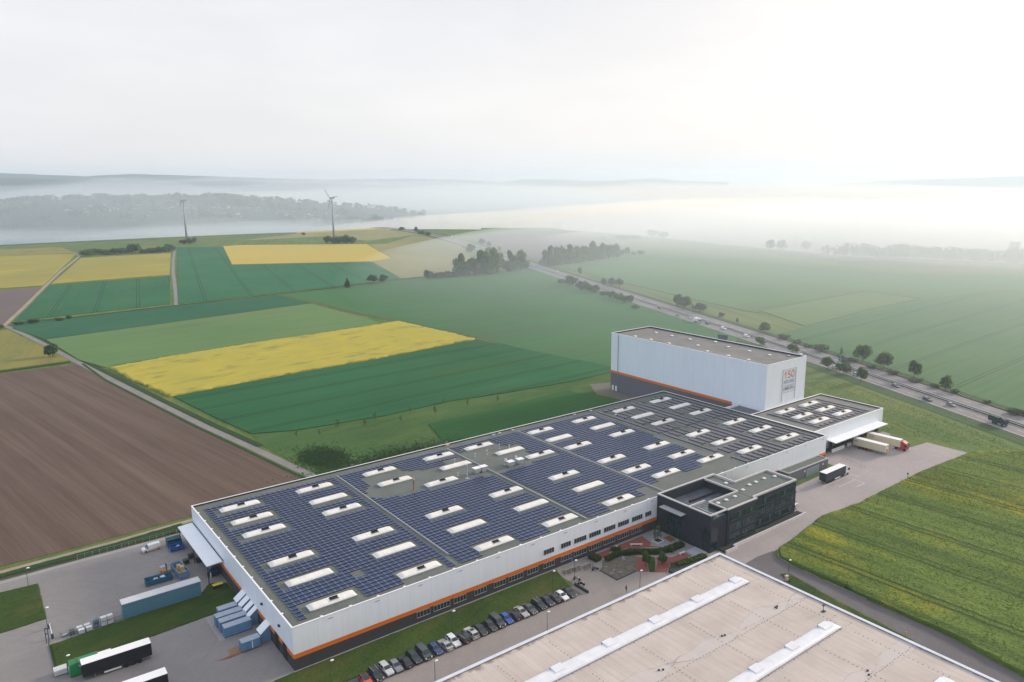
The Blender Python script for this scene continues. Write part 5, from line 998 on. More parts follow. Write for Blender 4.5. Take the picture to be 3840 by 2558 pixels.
hills('hills', [(4700,6900,20),(5064,6643,46),(5211,6530,63),(5544,6253,95),(5815,6005,110),(5989,5835,108),(6157,5661,76),(6357,5439,50),(6796,4891,44),(7080,4481,24),(7300,4000,10)], 700, -42, 4, 3)
hills('hills', [(8300,4900,70),(8690,4740,88),(8915,4320,110),(9230,3610,127),(9365,3270,141),(9470,2950,149),(9700,2000,130)], 900, -42, 5, 3)
MIDP = [(-260,3160,20),(-80,3160,40),(41,3152,42),(141,3148,50),(211,3143,60),(281,3137,63),(370,3126,63),(463,3113,66),(499,3107,58),(595,3090,64),(653,3078,56),(713,3064,66),(771,3049,55),(833,3033,65),(893,3016,61),(974,2990,52),(1079,2954,45),(1256,2884,27),(1439,2798,8),(1600,2710,-20)]
hills('wooded_hill', MIDP, 620, -44, 6, 4.5, mat('hill_village_green', (.030,.050,.036), .95, .5, .012, fine=5.))
HW = [mat('house_render', (.42,.41,.40), .8, .1, .1), mat('house_cream', (.36,.34,.31), .8, .1, .1)]; HR = mat('house_roof', (.16,.09,.075), .8, .3, .1)
def house_mesh(i):
    w, d, h = (8, 7, 4.5) if i == 0 else (10, 7, 5) if i == 1 else (15, 9, 6)
    a = MB().box(-w/2, w/2, -d/2, d/2, -6, h); me = bpy.data.meshes.new('wall'); me.from_pydata(a.v, [], a.f); me.materials.append(HW[i % 2])
    b = MB().add([(-w/2-.5,-d/2-.5,h),(w/2+.5,-d/2-.5,h),(w/2+.5,d/2+.5,h),(-w/2-.5,d/2+.5,h),(-w/2-.5,0,h+4.2),(w/2+.5,0,h+4.2)], [(0,1,5,4),(2,3,4,5),(0,4,3),(1,2,5),(3,2,1,0)]); m2 = bpy.data.meshes.new('roof'); m2.from_pydata(b.v, [], b.f); m2.materials.append(HR); return me, m2
HM = [house_mesh(i) for i in range(3)]
def midz(x, y):
    best = None
    for a, b in zip(MIDP, MIDP[1:]):
        for k in range(5):
            t = k/5; px, py, pz = [a[i]+(b[i]-a[i])*t for i in range(3)]; dd = hypot(px-x, py-y)
            if best is None or dd < best[0]: best = (dd, pz)
    t = min(1, best[0]/620); return -44+(best[1]+44)*(1-t**1.6)
def hill_wood():
    r_ = random.Random(77); mb = MB(); k = 0
    while k < 620:
        j = r_.randrange(len(MIDP)-1); t = r_.random(); x = MIDP[j][0]+(MIDP[j+1][0]-MIDP[j][0])*t; y = MIDP[j][1]+(MIDP[j+1][1]-MIDP[j][1])*t; o = r_.choice((r_.uniform(-60, 60), r_.uniform(-520, 40))); y += o; x += o*.2
        if mnoise.noise(Vector((x*.006, y*.006, 4))) < -.12 and o < -60: continue
        k += 1; z = midz(x, y); h = r_.uniform(9, 20); w = r_.uniform(14, 30)
        for q in range(34):
            d = Vector((r_.gauss(0,1), r_.gauss(0,1), r_.gauss(.2,1))).normalized(); c = Vector((x, y, z+h*.4))+Vector((d.x*w/2, d.y*w/2, d.z*h*.6)); a = Vector((r_.gauss(0,1), r_.gauss(0,1), r_.gauss(0,1))).normalized(); b = a.cross(d).normalized(); a = b.cross(d); e = r_.uniform(2.2, 4.5)
            mb.add([c-a*e, c-b*e, c+a*e, c+b*e], [(0,1,2,3)])
    return tag(mb.build('woodland', LEAF[0]), 'misty woods round the village on the far hillside', None, None, 'stuff')
hill_wood()
rnd = random.Random(21); hs = [(309,2832),(322,2830),(341,2828),(348,2827),(358,2825),(418,2816),(524,2798),(577,2787),(629,2775),(671,2765),(697,2759),(767,2740),(798,2731),(830,2721),(871,2708)]
while len(hs) < 85:
    x = rnd.uniform(330, 1150); y = 2870-.16*(x-300)-.00028*(x-300)**2+rnd.uniform(-150, 60); hs.append((x, y))
for i, (x, y) in enumerate(hs):
    k = rnd.choice((0, 0, 1, 2)); t = thing('house', (x, y, midz(x, y)), 'tiny pale house in the misty village on the wooded hillside', 'house', 'houses of the misty village', rnd.uniform(-.6, .6)+rnd.choice((0, pi/2)))
    for nm, me in zip(('wall', 'roof'), HM[k]): o = bpy.data.objects.new(nm, me); COL.objects.link(o); o.parent = t
for i, (x, y, l, w, h) in enumerate(((1684,760,58,34,9),(1748,700,80,30,9),(1640,668,78,24,8),(1564,645,24,12,7),(1805,606,26,14,8),(1688,540,20,12,7),(1597,473,14,10,6),(1641,553,26,12,7))):
    t = thing('far_warehouse', (x, y, terr(x, y)-.5), ['large white-roofed hall gleaming in the fog, farthest left of three','large white-roofed hall gleaming in the fog, farther right one','long narrow white-roofed hall in front of the other two fog-bound halls'][i] if i < 3 else 'small white-roofed shed glinting in the eastern fog', 'warehouse', 'white halls in the eastern fog', R(118))
    bx('wall', HW[0], t, -l/2, l/2, -w/2, w/2, 0, h); bx('roof', WPAINT, t, -l/2-.3, l/2+.3, -w/2-.3, w/2+.3, h+.01, h+.6)
t = thing('tower_block', (1219, 312, terr(1219, 312)), 'small square tower block showing above the foggy wood at the right edge', 'tower', None, R(15))
bx('wall', BRICKG, t, -6, 6, -6, 6, 0, 30); bx('roof', ROOFD, t, -6.3, 6.3, -6.3, 6.3, 30.01, 31)
for z in (8, 13, 18, 23): bx('window', GLASS, t, -6.05, -6.01, -4.5, 4.5, z, z+2)
# ------------------------------------------------------------------ wind turbines
TURW = mat('turbine_grey', (.30,.34,.40), .45, .06, .05)
def turbine(loc, hub_h, R_, face, phase, lab):
    t = thing('wind_turbine', loc, lab, 'wind turbine', 'wind turbines on the ridge', face)   # rotor faces local -x
    MB().tube((0,0,-1), (0,0,hub_h-1), 2.2, 1.1, 20).build('tower', TURW, t, smooth=True)
    MB().hexa([(-3.2,-1.7,hub_h-1.7),(5.5,-1.4,hub_h-1.3),(5.5,1.4,hub_h-1.3),(-3.2,1.7,hub_h-1.7),(-3.2,-1.7,hub_h+1.8),(5.5,-1.2,hub_h+1.3),(5.5,1.2,hub_h+1.3),(-3.2,1.7,hub_h+1.8)]).build('nacelle', TURW, t)
    MB().tube((-5.6,0,hub_h), (-3.2,0,hub_h), .5, 1.6, 12).build('hub', TURW, t)
    for k in range(3):
        a = phase+k*2*pi/3; d = Vector((0, sin(a), cos(a))); s = Vector((0, cos(a), -sin(a))); c0 = Vector((-4.3, 0, hub_h)); st = []
        for q, ch, tk in ((.03,.9,.45),(.12,1.5,.40),(.25,2.1,.30),(.6,1.25,.18),(.95,.55,.1),(1.0,.12,.05)):
            c = c0+d*(R_*q); st += [c-s*ch*.35-Vector((tk*.4,0,0)), c-s*ch*.2+Vector((tk,0,0)), c+s*ch*.65+Vector((.1*ch,0,0)), c+s*ch*.1-Vector((tk,0,0))]
        fs = [(j*4+i, j*4+(i+1)%4, j*4+4+(i+1)%4, j*4+4+i) for j in range(5) for i in range(4)]+[(3,2,1,0),(20,21,22,23)]
        MB().add(st, fs).build('blade', TURW, t)
    return t
turbine((530, 1172.4, 0), 81, 24.5, R(16), R(40), 'nearer white wind turbine rising from the small copse')
turbine((338.7, 1434.5, 0), 77.5, 24, R(4), R(15), 'farther wind turbine at left standing behind two dark bushes')
# ------------------------------------------------------------------ west yard
def container(loc, L, w, h, lab, rz, group, name='compactor_container', open_=False):
    t = thing(name, loc, lab, 'container', group, rz); mb = MB()
    mb.box(0, L, -w/2, w/2, .22, h-.06, 0)
    n = int(L/.55)
    for i in range(n):
        x = .2+i*(L-.4)/(n-1)
        for s in (1, -1): mb.box(x-.07, x+.07, s*w/2-.05 if s > 0 else -w/2-.05, s*w/2+.05 if s > 0 else -w/2+.05, .3, h-.12, 0)
    mb.build('body', BLUEC, t); MB().box(-.04, L+.04, -w/2-.05, w/2+.05, h-.055, h).build('lid', BLUET, t)
    d = MB().box(-.08, -.005, -w/2+.06, w/2-.06, .3, h-.15, 0); 
    for s in (-.5, .5): d.tube((-.13, s, .35), (-.13, s, h-.25), .04, n=5)
    d.build('door', BLUEC, t); MB().box(-.1, L, -w/2+.1, -w/2+.3, 0, .21).box(-.1, L, w/2-.3, w/2-.1, 0, .21).build('skid', DARK, t); return t
CG = 'blue waste containers at the west wall'
for y, x, L, lab in ((31.4,-7.1,4.4,'shortest of four blue waste containers side by side, on the lawn edge'),(28.5,-8.5,6.2,'blue waste container second from the lawn in the row of four'),(25.8,-8.4,6.3,'blue waste container third from the lawn in the row of four'),(22.8,-8.3,6.2,'blue waste container nearest the camera in the row of four, ribbed side in view')): container((x, y, .04), L, 2.0, 2.6, lab, 0, CG)
t = container((-6.9, 14.7, .04), 4.2, 2.0, 2.4, 'lone blue waste container standing before the rusty stained slab', 0, CG); bx('door_strip', WPAINT, t, 2.2, 2.4, -1.07, -1.051, .3, 2.2)
for y0, y1, lab in ((31.8,34.4,'blue waste chute on the west wall nearest the lawn'),(28.9,31.0,'second blue waste chute from the lawn'),(26.0,27.9,'third blue waste chute from the lawn'),(23.3,25.0,'fourth blue waste chute from the lawn, its side wall in view'),(14.6,17.4,'single blue waste chute standing apart near the warehouse corner')):
    t = thing('waste_chute', (0, y0, 0), lab, 'chute', 'waste chutes on the west wall'); w = y1-y0
    MB().hexa([(-2.3,.02,.1),(-.035,.02,.1),(-.035,w,.1),(-2.3,w,.1),(-2.3,.02,2.3),(-.035,.02,4.0),(-.035,w,4.0),(-2.3,w,2.3)]).build('housing', BLUEC, t)
    MB().hexa([(-2.42,-.04,2.25),(-.036,-.04,4.03),(-.036,w+.05,4.03),(-2.42,w+.05,2.25),(-2.42,-.04,2.36),(-.036,-.04,4.16),(-.036,w+.05,4.16),(-2.42,w+.05,2.36)]).build('sloped_cover', PALE, t)
    MB().box(-2.36, -2.305, .2, w-.2, .4, 1.9).build('hatch', DARK, t)
sh = thing('shelter', (-25.6, 44.95, 0), 'long blue-grey metal shelter with a ribbed pale roof beside the lawn', 'shelter'); SHB = clad('shelter_blue', (.085,.20,.27), .3)
mb = MB().box(0, 18.2, 0, .12, 0, 4.05).box(0, .12, .12, 2.4, 0, 4.05).box(18.08, 18.2, .12, 2.4, 0, 4.05); mb.build('wall', SHB, sh)
MB().hexa([(-.15,-.15,4.06),(18.35,-.15,4.06),(18.35,2.55,4.2),(-.15,2.55,4.2),(-.15,-.15,4.2),(18.35,-.15,4.2),(18.35,2.55,4.34),(-.15,2.55,4.34)]).build('roof', ribbed('shelter_roof', (.56,.57,.61), .62, .3, .8), sh)
def skip(loc, L, w, h, m, lab, rz, fill=None):
    t = thing('skip', loc, lab, 'skip', 'skips in the west yard', rz); k = .12; mb = MB()
    mb.box(0, L, -w/2, w/2, .15, .3); mb.hexa([(0,-w/2,.3),(L,-w/2,.3),(L,-w/2+.08,.3),(0,-w/2+.08,.3),(0,-w/2-k,h),(L,-w/2-k,h),(L,-w/2-k+.1,h),(0,-w/2-k+.1,h)]).hexa([(0,w/2-.08,.3),(L,w/2-.08,.3),(L,w/2,.3),(0,w/2,.3),(0,w/2+k-.1,h),(L,w/2+k-.1,h),(L,w/2+k,h),(0,w/2+k,h)]).box(-.05, .05, -w/2-k, w/2+k, .2, h).box(L-.05, L+.05, -w/2-k, w/2+k, .2, h)
    for i in range(1, int(L)): mb.box(i-.06, i+.06, -w/2-k-.06, -w/2-.02, .3, h-.06).box(i-.06, i+.06, w/2+.02, w/2+k+.06, .3, h-.06)
    mb.build('tub', m, t)
    if fill:
        f = MB(); r_ = random.Random(int(L*10)); f.box(.1, L-.1, -w/2+.1, w/2-.1, .3, h*.5, 1)
        for i in range(fill): x = r_.uniform(L*.3, L*.75); y = r_.uniform(-w*.3, w*.3); f.dome((x, y, h*.5), r_.uniform(.3,.8), r_.uniform(.25,.5), r_.uniform(.2,.7), 7, 3, 0)
        f.build('rubbish', [mat('white_foil', (.60,.62,.64), .6, .25, 2.), DARK], t, smooth=False)
    return t
skip((-17.8, 59.5, .03), 6.6, 2.2, 1.6, SKIPB, 'long blue open skip with white foil rubbish inside', R(-2), 7)
t = skip((-8.6, 57.0, .03), 7.2, 2.4, 2.0, BLUEC, 'tall blue open container loaded with cardboard cartons', R(94))
for i, (x, y, z, s) in enumerate(((1.4,-.45,.35,1.3),(1.5,.65,.35,1.1),(2.9,-.4,.35,1.4),(2.9,.7,.35,1.2),(1.9,-.2,1.66,1.2),(3.1,.2,1.8,1.1))):
    tag(MB().box(-s/2,s/2,-s*.42,s*.42,0,s).box(-s/2-.01,s/2+.01,-.04,.04,s+.001,s+.006,0).build('carton', WOODB, None, loc=(-8.6-y*1.0-.1*x, 57+x, z), rz=R(94)), 'tan cardboard carton piled in the tall blue open container', 'carton', 'cartons in the blue container')
skip((-18, 51.2, .03), 6.4, 2.2, 1.5, mat('maroon_skip', (.06,.045,.06), .6), 'dark open skip full of white sacks, half hidden behind the shelter', 0, 9)
skip((-7.8, 76.0, .03), 3.7, 2.3, 1.5, mat('bright_blue', (.012,.10,.36), .5, .2, 1.), 'bright blue tipping skip, nearer of two by the fence', 0, 3)
t = skip((-7.8, 79.6, .03), 3.9, 2.3, 1.7, SKIPD, 'dark teal lidded skip behind the bright blue one', 0)
MB().hexa([(-.1,-.2,1.72),(4,-.2,1.72),(4,1.4,2.2),(-.1,1.4,2.2),(-.1,-.2,1.78),(4,-.2,1.78),(4,1.4,2.28),(-.1,1.4,2.28)]).build('lid', SKIPD, t)
for x, y, m, lab in ((-4.1,67.8,DARK,'dark wheeled bin nearest the canopy edge, largest of three'),(-6.0,65.4,DARK,'dark wheeled bin standing alone out in the yard'),(-3.0,64.0,mat('bin_navy', (.02,.03,.05), .5),'navy wheeled bin just under the canopy')):
    t = thing('wheeled_bin', (x, y, .03), lab, 'bin', 'dark bins by the canopy', R(10)); MB().hexa([(-.6,-.5,.15),(.6,-.5,.15),(.6,.5,.15),(-.6,.5,.15),(-.75,-.6,1.2),(.75,-.6,1.2),(.75,.6,1.2),(-.75,.6,1.2)]).build('tub', m, t); MB().box(-.78,.78,-.63,.63,1.21,1.3).build('lid', m, t)
    for s in (-.5, .5): MB().wheel((s, -.4, .08), .08, .08, 8).wheel((s, .4, .08), .08, .08, 8).build('wheel', TYRE, t)
YEL = mat('yellow_lid', (.62,.55,.02), .5, .1)
for x, lab in ((-3.6,'yellow-lidded waste bin on the lawn edge, left of two'),(-2.3,'yellow-lidded waste bin on the lawn edge, right of two')):
    t = thing('wheeled_bin', (x, 46.2, .22), lab, 'bin', 'yellow-lidded bins'); MB().hexa([(-.5,-.4,.12),(.5,-.4,.12),(.5,.4,.12),(-.5,.4,.12),(-.6,-.5,.95),(.6,-.5,.95),(.6,.5,.95),(-.6,.5,.95)]).build('tub', DARK, t); MB().box(-.63,.63,-.55,.55,.96,1.08).build('lid', YEL, t)
t = thing('baler', (-1.8, 54.3, .03), 'dark blue baling press with clutter under the canopy end', 'machine'); MB().box(-.9,1.4,-1.1,.8,.1,1.6).box(-.3,1.0,-.6,.5,1.6,2.6).build('body', mat('machine_blue', (.018,.035,.07), .5, .3, 1.), t); MB().box(-1.6,-.92,-.7,.1,.1,1.1).build('hopper', DARK, t); MB().tube((-1.0,-1.2,.1),(-1.0,-1.2,1.4),.16,n=8).build('bottle', WPAINT, t)
t = thing('forklift', (-12.4, 63.4, .03), 'orange forklift with overhead guard behind the long blue skip', 'forklift', None, R(8)); MB().box(-1.0,.7,-.5,.5,.25,.95).box(-1.1,-.5,-.5,.5,.95,1.25).build('body', mat('forklift_orange', (.55,.24,.03), .5), t); mb = MB()
for x in (-.8,.55):
    for y in (-.45,.45): mb.tube((x,y,.9),(x,y,2.1),.04,n=5)
mb.box(-.85,.6,-.5,.5,2.1,2.16); mb.build('overhead_guard', METAL, t); MB().box(.75,.9,-.42,-.3,.1,2.6).box(.75,.9,.3,.42,.1,2.6).box(.75,.88,-.3,.3,2.4,2.5).build('mast', DARK, t); MB().box(.9,2.0,-.35,-.22,.1,.15).box(.9,2.0,.22,.35,.1,.15).build('fork', DARK, t)
for x in (-.7,.45):
    for y in (-.45,.45): MB().wheel((x,y,.27),.27,.2,10).build('wheel', TYRE, t)
tag(MB().box(-.5,.5,-.5,.5,0,.8).box(-.52,.52,-.05,.05,.801,.806).build('carton', WOODB, None, loc=(-11.0, 63.4, .2)), 'tan cardboard carton held on the forklift forks', 'carton')
def ibc(x, y, lab, n=1, col=None):
    for k in range(n):
        t = thing('tote_tank', (x, y, .05+k*1.17), lab[k], 'tank', 'tote tanks along the lawn', R(3)); MB().box(-.6,.6,-.5,.5,.14,1.08).tube((0,0,1.08),(0,0,1.14),.11,n=8).build('bottle', col or mat('tote_white', (.66,.67,.69), .5, .08), t); mb = MB()
        for i in range(5): q = -.6+i*.3; mb.box(q-.02,q+.02,-.54,-.50,.12,1.1).box(q-.02,q+.02,.50,.54,.12,1.1)
        for z in (.35,.7,1.05): mb.box(-.62,.62,-.54,-.51,z,z+.03).box(-.62,.62,.51,.54,z,z+.03).box(-.64,-.61,-.54,.54,z,z+.03).box(.61,.64,-.54,.54,z,z+.03)
        mb.build('cage', STEEL, t); MB().box(-.6,.6,-.5,.5,0,.1).build('pallet', DARK, t)
TT = mat('tote_teal', (.05,.085,.085), .6)
ibc(-36.6,45.9,['dark green-grey tote tank, leftmost tank of the row'],1,TT); ibc(-34.9,46.4,['white tote tank, rear one of the left pair']); ibc(-34.7,44.9,['white tote tank, front one of the left pair']); ibc(-33.3,46.5,['white tote tank, rear one of the right pair']); ibc(-33.1,45.1,['white tote tank, front one of the right pair'])
ibc(-31.5,45.6,['blue caged tote tank at the foot of a two-high stack','blue caged tote tank topping a two-high stack'],2,mat('tote_blue', (.10,.17,.25), .5)); ibc(-29.9,45.4,['grey cage tank under the tallest white tote tank','tall stacked white tote tank with a dark cap, highest of the row'],2); ibc(-28.5,45.5,['grey cage tank at the shelter end of the row','white tote tank topping the stack nearest the shelter'],2)
t = thing('hand_cart', (-38.1, 46.2, .05), 'grey upturned hand cart left of the tote tanks', 'cart', None, R(20)); MB().box(-.6,.6,-.4,.4,.25,.32).build('deck', METAL, t); mb = MB().tube((-.6,-.35,.3),(-.8,-.35,1.1),.03,n=5).tube((-.6,.35,.3),(-.8,.35,1.1),.03,n=5).tube((-.8,-.35,1.1),(-.8,.35,1.1),.03,n=5); mb.build('handle', DARK, t)
for s in (-.4,.4): MB().wheel((s,-.35,.13),.13,.08,8).wheel((s,.35,.13),.13,.08,8).build('wheel', TYRE, t)
tag(MB().box(-1.1,1.1,-.05,.05,0,1.1).box(-1.1,1.1,-.45,-.35,.55,.65).box(-1.1,-1.0,-.4,0,0,1.1).build('barrier', mat('barrier_pale', (.42,.40,.36), .7), None, loc=(-26.9,46,.05)), 'pale low barrier between tote tanks and the blue-grey shelter', 'barrier')
# gate, mesh fence, barrier arm
t = thing('gate', (-41.6, 45.4, 0), 'dark blue-green gate portal post at the yard entrance', 'gate'); MB().box(-.35,-.2,-.1,.1,0,3.6).box(.2,.35,-.1,.1,0,3.6).box(-.35,.35,-.1,.1,3.6,3.75).box(-.2,.2,-.03,.03,2.2,2.4).build('frame', mat('gate_blue', (.02,.045,.07), .5), t)
t = thing('mesh_fence', (-41.6, 32.3, 0), 'dark green mesh fence along the left edge of the lawn', 'fence'); mb = MB()
for i in range(5): mb.tube((0, i*2.9, 0), (0, i*2.9, 1.9), .05, n=5)
mb.build('post', GREENP, t); mb = MB()
for z in (.1,.5,.9,1.3,1.75): mb.box(-.015,.015,0,11.6,z,z+.03)
for i in range(58): mb.box(-.01,.01,i*.2,i*.2+.02,.1,1.75)
mb.build('mesh', GREENP, t)
t = thing('boom_barrier', (-40.6, 52.0, 0), 'white raised boom barrier with dark head at the yard entrance', 'barrier'); MB().box(-.25,.25,-.25,.25,0,1.15).build('cabinet', mat('cab_blue', (.03,.06,.14), .5), t); MB().tube((0,0,1.0),(.1,-2.6,2.6),.08,n=6).build('arm', WPAINT, t)
t = thing('boom_barrier', (-40.5, 46.8, 0), 'white boom barrier with dark head beside the gate post', 'barrier'); MB().box(-.25,.25,-.25,.25,0,1.15).build('cabinet', mat('cab_blue', (.03,.06,.14), .5), t); MB().tube((0,0,1.0),(-.1,2.8,2.4),.08,n=6).build('arm', WPAINT, t)
# containers by the first trailer
GRC = ribbed('green_container', (.012,.27,.085), .42, .3, .7); t = thing('roll_off_container', (-39.2, 28.3, .03), 'bright green ribbed container with white letters behind the black trailer', 'container')
MB().hexa([(0,-1.15,.3),(5.6,-1.15,.3),(5.6,1.15,.3),(0,1.15,.3),(0,-1.2,3.0),(5.6,-1.2,3.0),(5.6,1.2,3.0),(0,1.2,3.0)]).build('body', GRC, t); mb = MB()
for i in range(12): mb.box(.1+i*.47,.35+i*.47,-1.1,1.1,3.005,3.12)
mb.build('roof_rib', GRC, t); MB().box(1.3,1.7,-1.2,1.2,3.02,3.2).build('roof_rail', mat('rusty_green', (.10,.14,.05), .8, .3, 1.5), t); MB().box(0,5.6,-.9,-.7,0,.29).box(0,5.6,.7,.9,0,.29).build('skid', BLACK, t); text('VC', 1.25, .55, (1.65, -1.26, 2.0), WPAINT, t)
t = thing('flat_rack', (-42.0, 30.6, .03), 'white ribbed crate in front of the green container', 'crate', None, 0); MB().box(0,2.6,-1.0,1.0,.2,1.3).build('body', ribbed('white_ribs', (.62,.62,.64), .3, .25, .6), t); MB().box(0,2.6,-.8,-.6,0,.195).box(0,2.6,.6,.8,0,.195).build('skid', DARK, t)
t = thing('white_container', (-33.5, 28.9, .03), 'low white container showing behind the roof of the black trailer', 'container'); MB().box(0,2.6,-.6,1.0,.2,2.3).build('body', WPAINT, t); MB().box(-.03,2.63,-.63,1.03,2.305,2.4).build('lid', WPAINT, t)
# lamps
def lamp(x, y, h, lab, head=0.0):
    t = thing('street_lamp', (x, y, 0), lab, 'street lamp', 'slim lamp posts', head); MB().tube((0,0,0),(0,0,h),.075,.05,7).build('pole', GREENP, t); MB().box(-.03,.03,-.03,.03,h-.3,h).tube((0,0,h),(.35,0,h+.06),.04,n=5).build('arm', STEEL, t); MB().dome((.45,0,h+.02),.42,.28,.14,10,3,full=True).build('lamp_head', WPAINT, t)
for x, y, h, lab in ((4.9,-7.9,4.8,'lamp post on the lawn nearest the warehouse corner'),(34.6,-9.3,6.0,'lamp post at the lawn edge behind the clean white estate'),(64.7,-9.7,6.3,'lamp post at the lawn edge behind the white hatchback'),(74,-7.6,5.4,'lamp post among the motorcycles before the courtyard'),(84.8,-21,4.6,'lamp post near the walking person'),(53.3,-21.3,4.6,'lamp post across the drive at mid car row'),(22.4,-21.5,4.8,'lamp post across the drive at the near end'),(-42.6,78.6,5.0,'lamp post at the top corner of the west lawn'),(-40.9,53.0,5.0,'lamp post by the boom barriers'),(-39.5,29.2,4.4,'lamp post whose white head floats below the green container'),(122,-40.1,3.5,'short lamp post beside the dark access road')): lamp(x, y, h, lab)
# ------------------------------------------------------------------ courtyard
def flat(name, poly, z, m): return slab(name, poly, z, m, z0=0)
flat('red_paving', [(86.6,-.5),(106.7,-.5),(107.1,-4.9),(103.9,-6.5),(105.9,-8.8),(97.1,-3.4),(92.2,-2.2),(88.4,-4)], .05, REDP)
flat('red_paving', [(96.1,-9),(98.3,-10.7),(92.4,-16.8),(90.0,-14.8)], .05, REDP); flat('red_paving', [(100,-12.5),(104,-15.2),(108.6,-15.2),(108.8,-18.3),(100.5,-17.4),(96.1,-20),(93.8,-18.2),(99,-14)], .052, REDP)
PLC = paving('courtyard_slabs', (.27,.27,.30), (.31,.31,.335), 1.4)
flat('paved_terrace', [(106.7,-.5),(113.6,-.5),(113.6,-9.3),(106.3,-9.6),(105.6,-6)], .056, PLC); flat('entrance_slab', [(109.4,-15.4),(113.7,-15),(113.7,-19.5),(109.5,-19.2)], .18, mat('pale_slab', (.36,.38,.43), .7, .1)); flat('rusty_bed', [(111,-5.4),(113.3,-5.7),(113.1,-8.6),(110.4,-8.7)], .12, mat('rusty_gravel', (.20,.095,.03), .9, .25, 2.))
bump_slab('gravel_bed', [(82.6,-14.7),(82.6,-8.3),(84.6,-7.2),(86.4,-5.2),(88.6,-5),(92.4,-5.6),(96.6,-8.4),(90.0,-14.6)], .16, mat('gravel', (.13,.115,.09), .9, .45, .9, fine=8.), .6, .08, .8)
bump_slab('planting_bed', [(92.6,-16.9),(98.4,-10.9),(99.6,-12.6),(93.9,-18.0)], .3, GRASS, .5, .12, .8); bump_slab('planting_bed', [(96.5,-20.3),(100.5,-17.6),(109,-19.2),(108,-23),(97,-22.5)], .35, mat('dark_bed', (.03,.04,.028), .9, .35, 1.4), .6, .15, .8)
kerb('kerb', [(90.0,-14.7),(82.5,-14.9),(82.4,-8.2)], DARKP, .2, .16); kerb('kerb', [(73.6,-.55),(113,-.55)], CONC, .25, .14)
HEDL = leafm('hedge_leaf', (.022,.060,.014), (.065,.12,.024))
def hedge(pts, w, h, lab):
    r_ = random.Random(int(pts[0][0]*7)); mb = MB()
    for (ax_, ay), (bx_, by) in zip(pts, pts[1:]):
        d = Vector((bx_-ax_, by-ay)); L = d.length; d.normalize(); n_ = Vector((d.y, -d.x))
        for i in range(int(L*w*h*70)):
            q = Vector((ax_, ay))+d*r_.uniform(-.2, L+.2)+n_*r_.uniform(-w/2, w/2)*(1 if r_.random() < .6 else .9); z = h*(r_.random()**.45); c = Vector((q.x, q.y, z)); t = Vector((r_.gauss(0,1), r_.gauss(0,1), r_.gauss(0,1))).normalized(); b = t.cross(Vector((r_.gauss(0,1), r_.gauss(0,1), r_.gauss(0,1)))).normalized(); s = r_.uniform(.1,.24)
            mb.add([c-t*s, c-b*s, c+t*s, c+b*s], [(0,1,2,3)])
        hw = w*.38; mb.add([(ax_-n_.x*hw, ay-n_.y*hw, 0), (ax_+n_.x*hw, ay+n_.y*hw, 0), (bx_+n_.x*hw, by+n_.y*hw, 0), (bx_-n_.x*hw, by-n_.y*hw, 0), (ax_-n_.x*hw, ay-n_.y*hw, h*.8), (ax_+n_.x*hw, ay+n_.y*hw, h*.8), (bx_+n_.x*hw, by+n_.y*hw, h*.8), (bx_-n_.x*hw, by-n_.y*hw, h*.8)], [(4,5,6,7),(0,1,5,4),(1,2,6,5),(2,3,7,6),(3,0,4,7)])
    return tag(mb.build('hedge', HEDL), lab, 'hedge', 'clipped hedges of the courtyard')
hedge([(85.6,-1.2),(85.9,-4.2)], 2.4, 1.3, 'short clump of hedge beside the bicycle stands'); hedge([(87.6,-5.6),(92,-5.2),(97,-7.2),(102,-11.2),(106.5,-12.4)], 1.7, 1.4, 'long curving green hedge across the courtyard'); hedge([(106.5,-12.2),(111.5,-12.2)], 2.2, 1.3, 'hedge mass between terrace and office entrance'); hedge([(101,-19.6),(111,-20.8)], 2.0, 1.0, 'low bright hedge beside the beige roof edge'); hedge([(93.2,-1.9),(95.2,-3.2)], 1.6, .9, 'small dark hedge clump by the red paving')
STN = mat('boulder', (.24,.24,.235), .85, .25, 1.2); rnd = random.Random(9)
for i in range(16):
    x, y = (rnd.uniform(83.6,86.4), rnd.uniform(-13,-7.6)) if i < 10 else (rnd.uniform(88,95), rnd.uniform(-8.4,-6.2))
    s = rnd.uniform(.22,.6); o = MB().dome((0,0,0), s, s*rnd.uniform(.6,.9), s*rnd.uniform(.45,.7), 7, 3, full=True).build('boulder', STN, None, loc=(x, y, .22), rz=rnd.uniform(0,3)); tag(o, 'grey rounded boulder lying in the gravel bed of the courtyard', 'boulder', 'boulders in the gravel bed')
WST = MATS.get('white_stone')
for (x, y), L, a, lab in (((101,-4.0),3.6,R(-37),'long white stone bench on the red paving'),((107.5,-15.6),2.2,0,'white stone bench on the far side of the red path'),((107.6,-19),2.2,0,'white stone bench beside the bright low hedge')):
    t = thing('stone_bench', (x, y, .05), lab, 'bench', 'white stone benches', a); MB().box(-L/2,L/2,-.28,.28,.34,.48).build('seat', WST, t)
    for s in (-1, 1): MB().box(s*(L/2-.35)-.2, s*(L/2-.35)+.2, -.22, .22, 0, .335).build('leg', WST, t)
t = thing('planter', (107.8, -6.2, .05), 'square white concrete planter holding a young tree', 'planter'); ring(MB(), -1.3, 1.3, -1.2, 1.2, 0, .45, .2).build('rim', WST, t); bx('soil', mat('dark_bed2', (.03,.04,.025), .9, .3, 2.), t, -1.1, 1.1, -1.0, 1.0, 0, .36)
tag(MB().box(-.2,.2,-.2,.2,0,1.0).box(-.24,.24,-.24,.24,1.001,1.06).build('pillar', WST, None, loc=(94.9,-2.2,.05)), 'small white stone pillar next to the dark hedge clump', 'pillar')
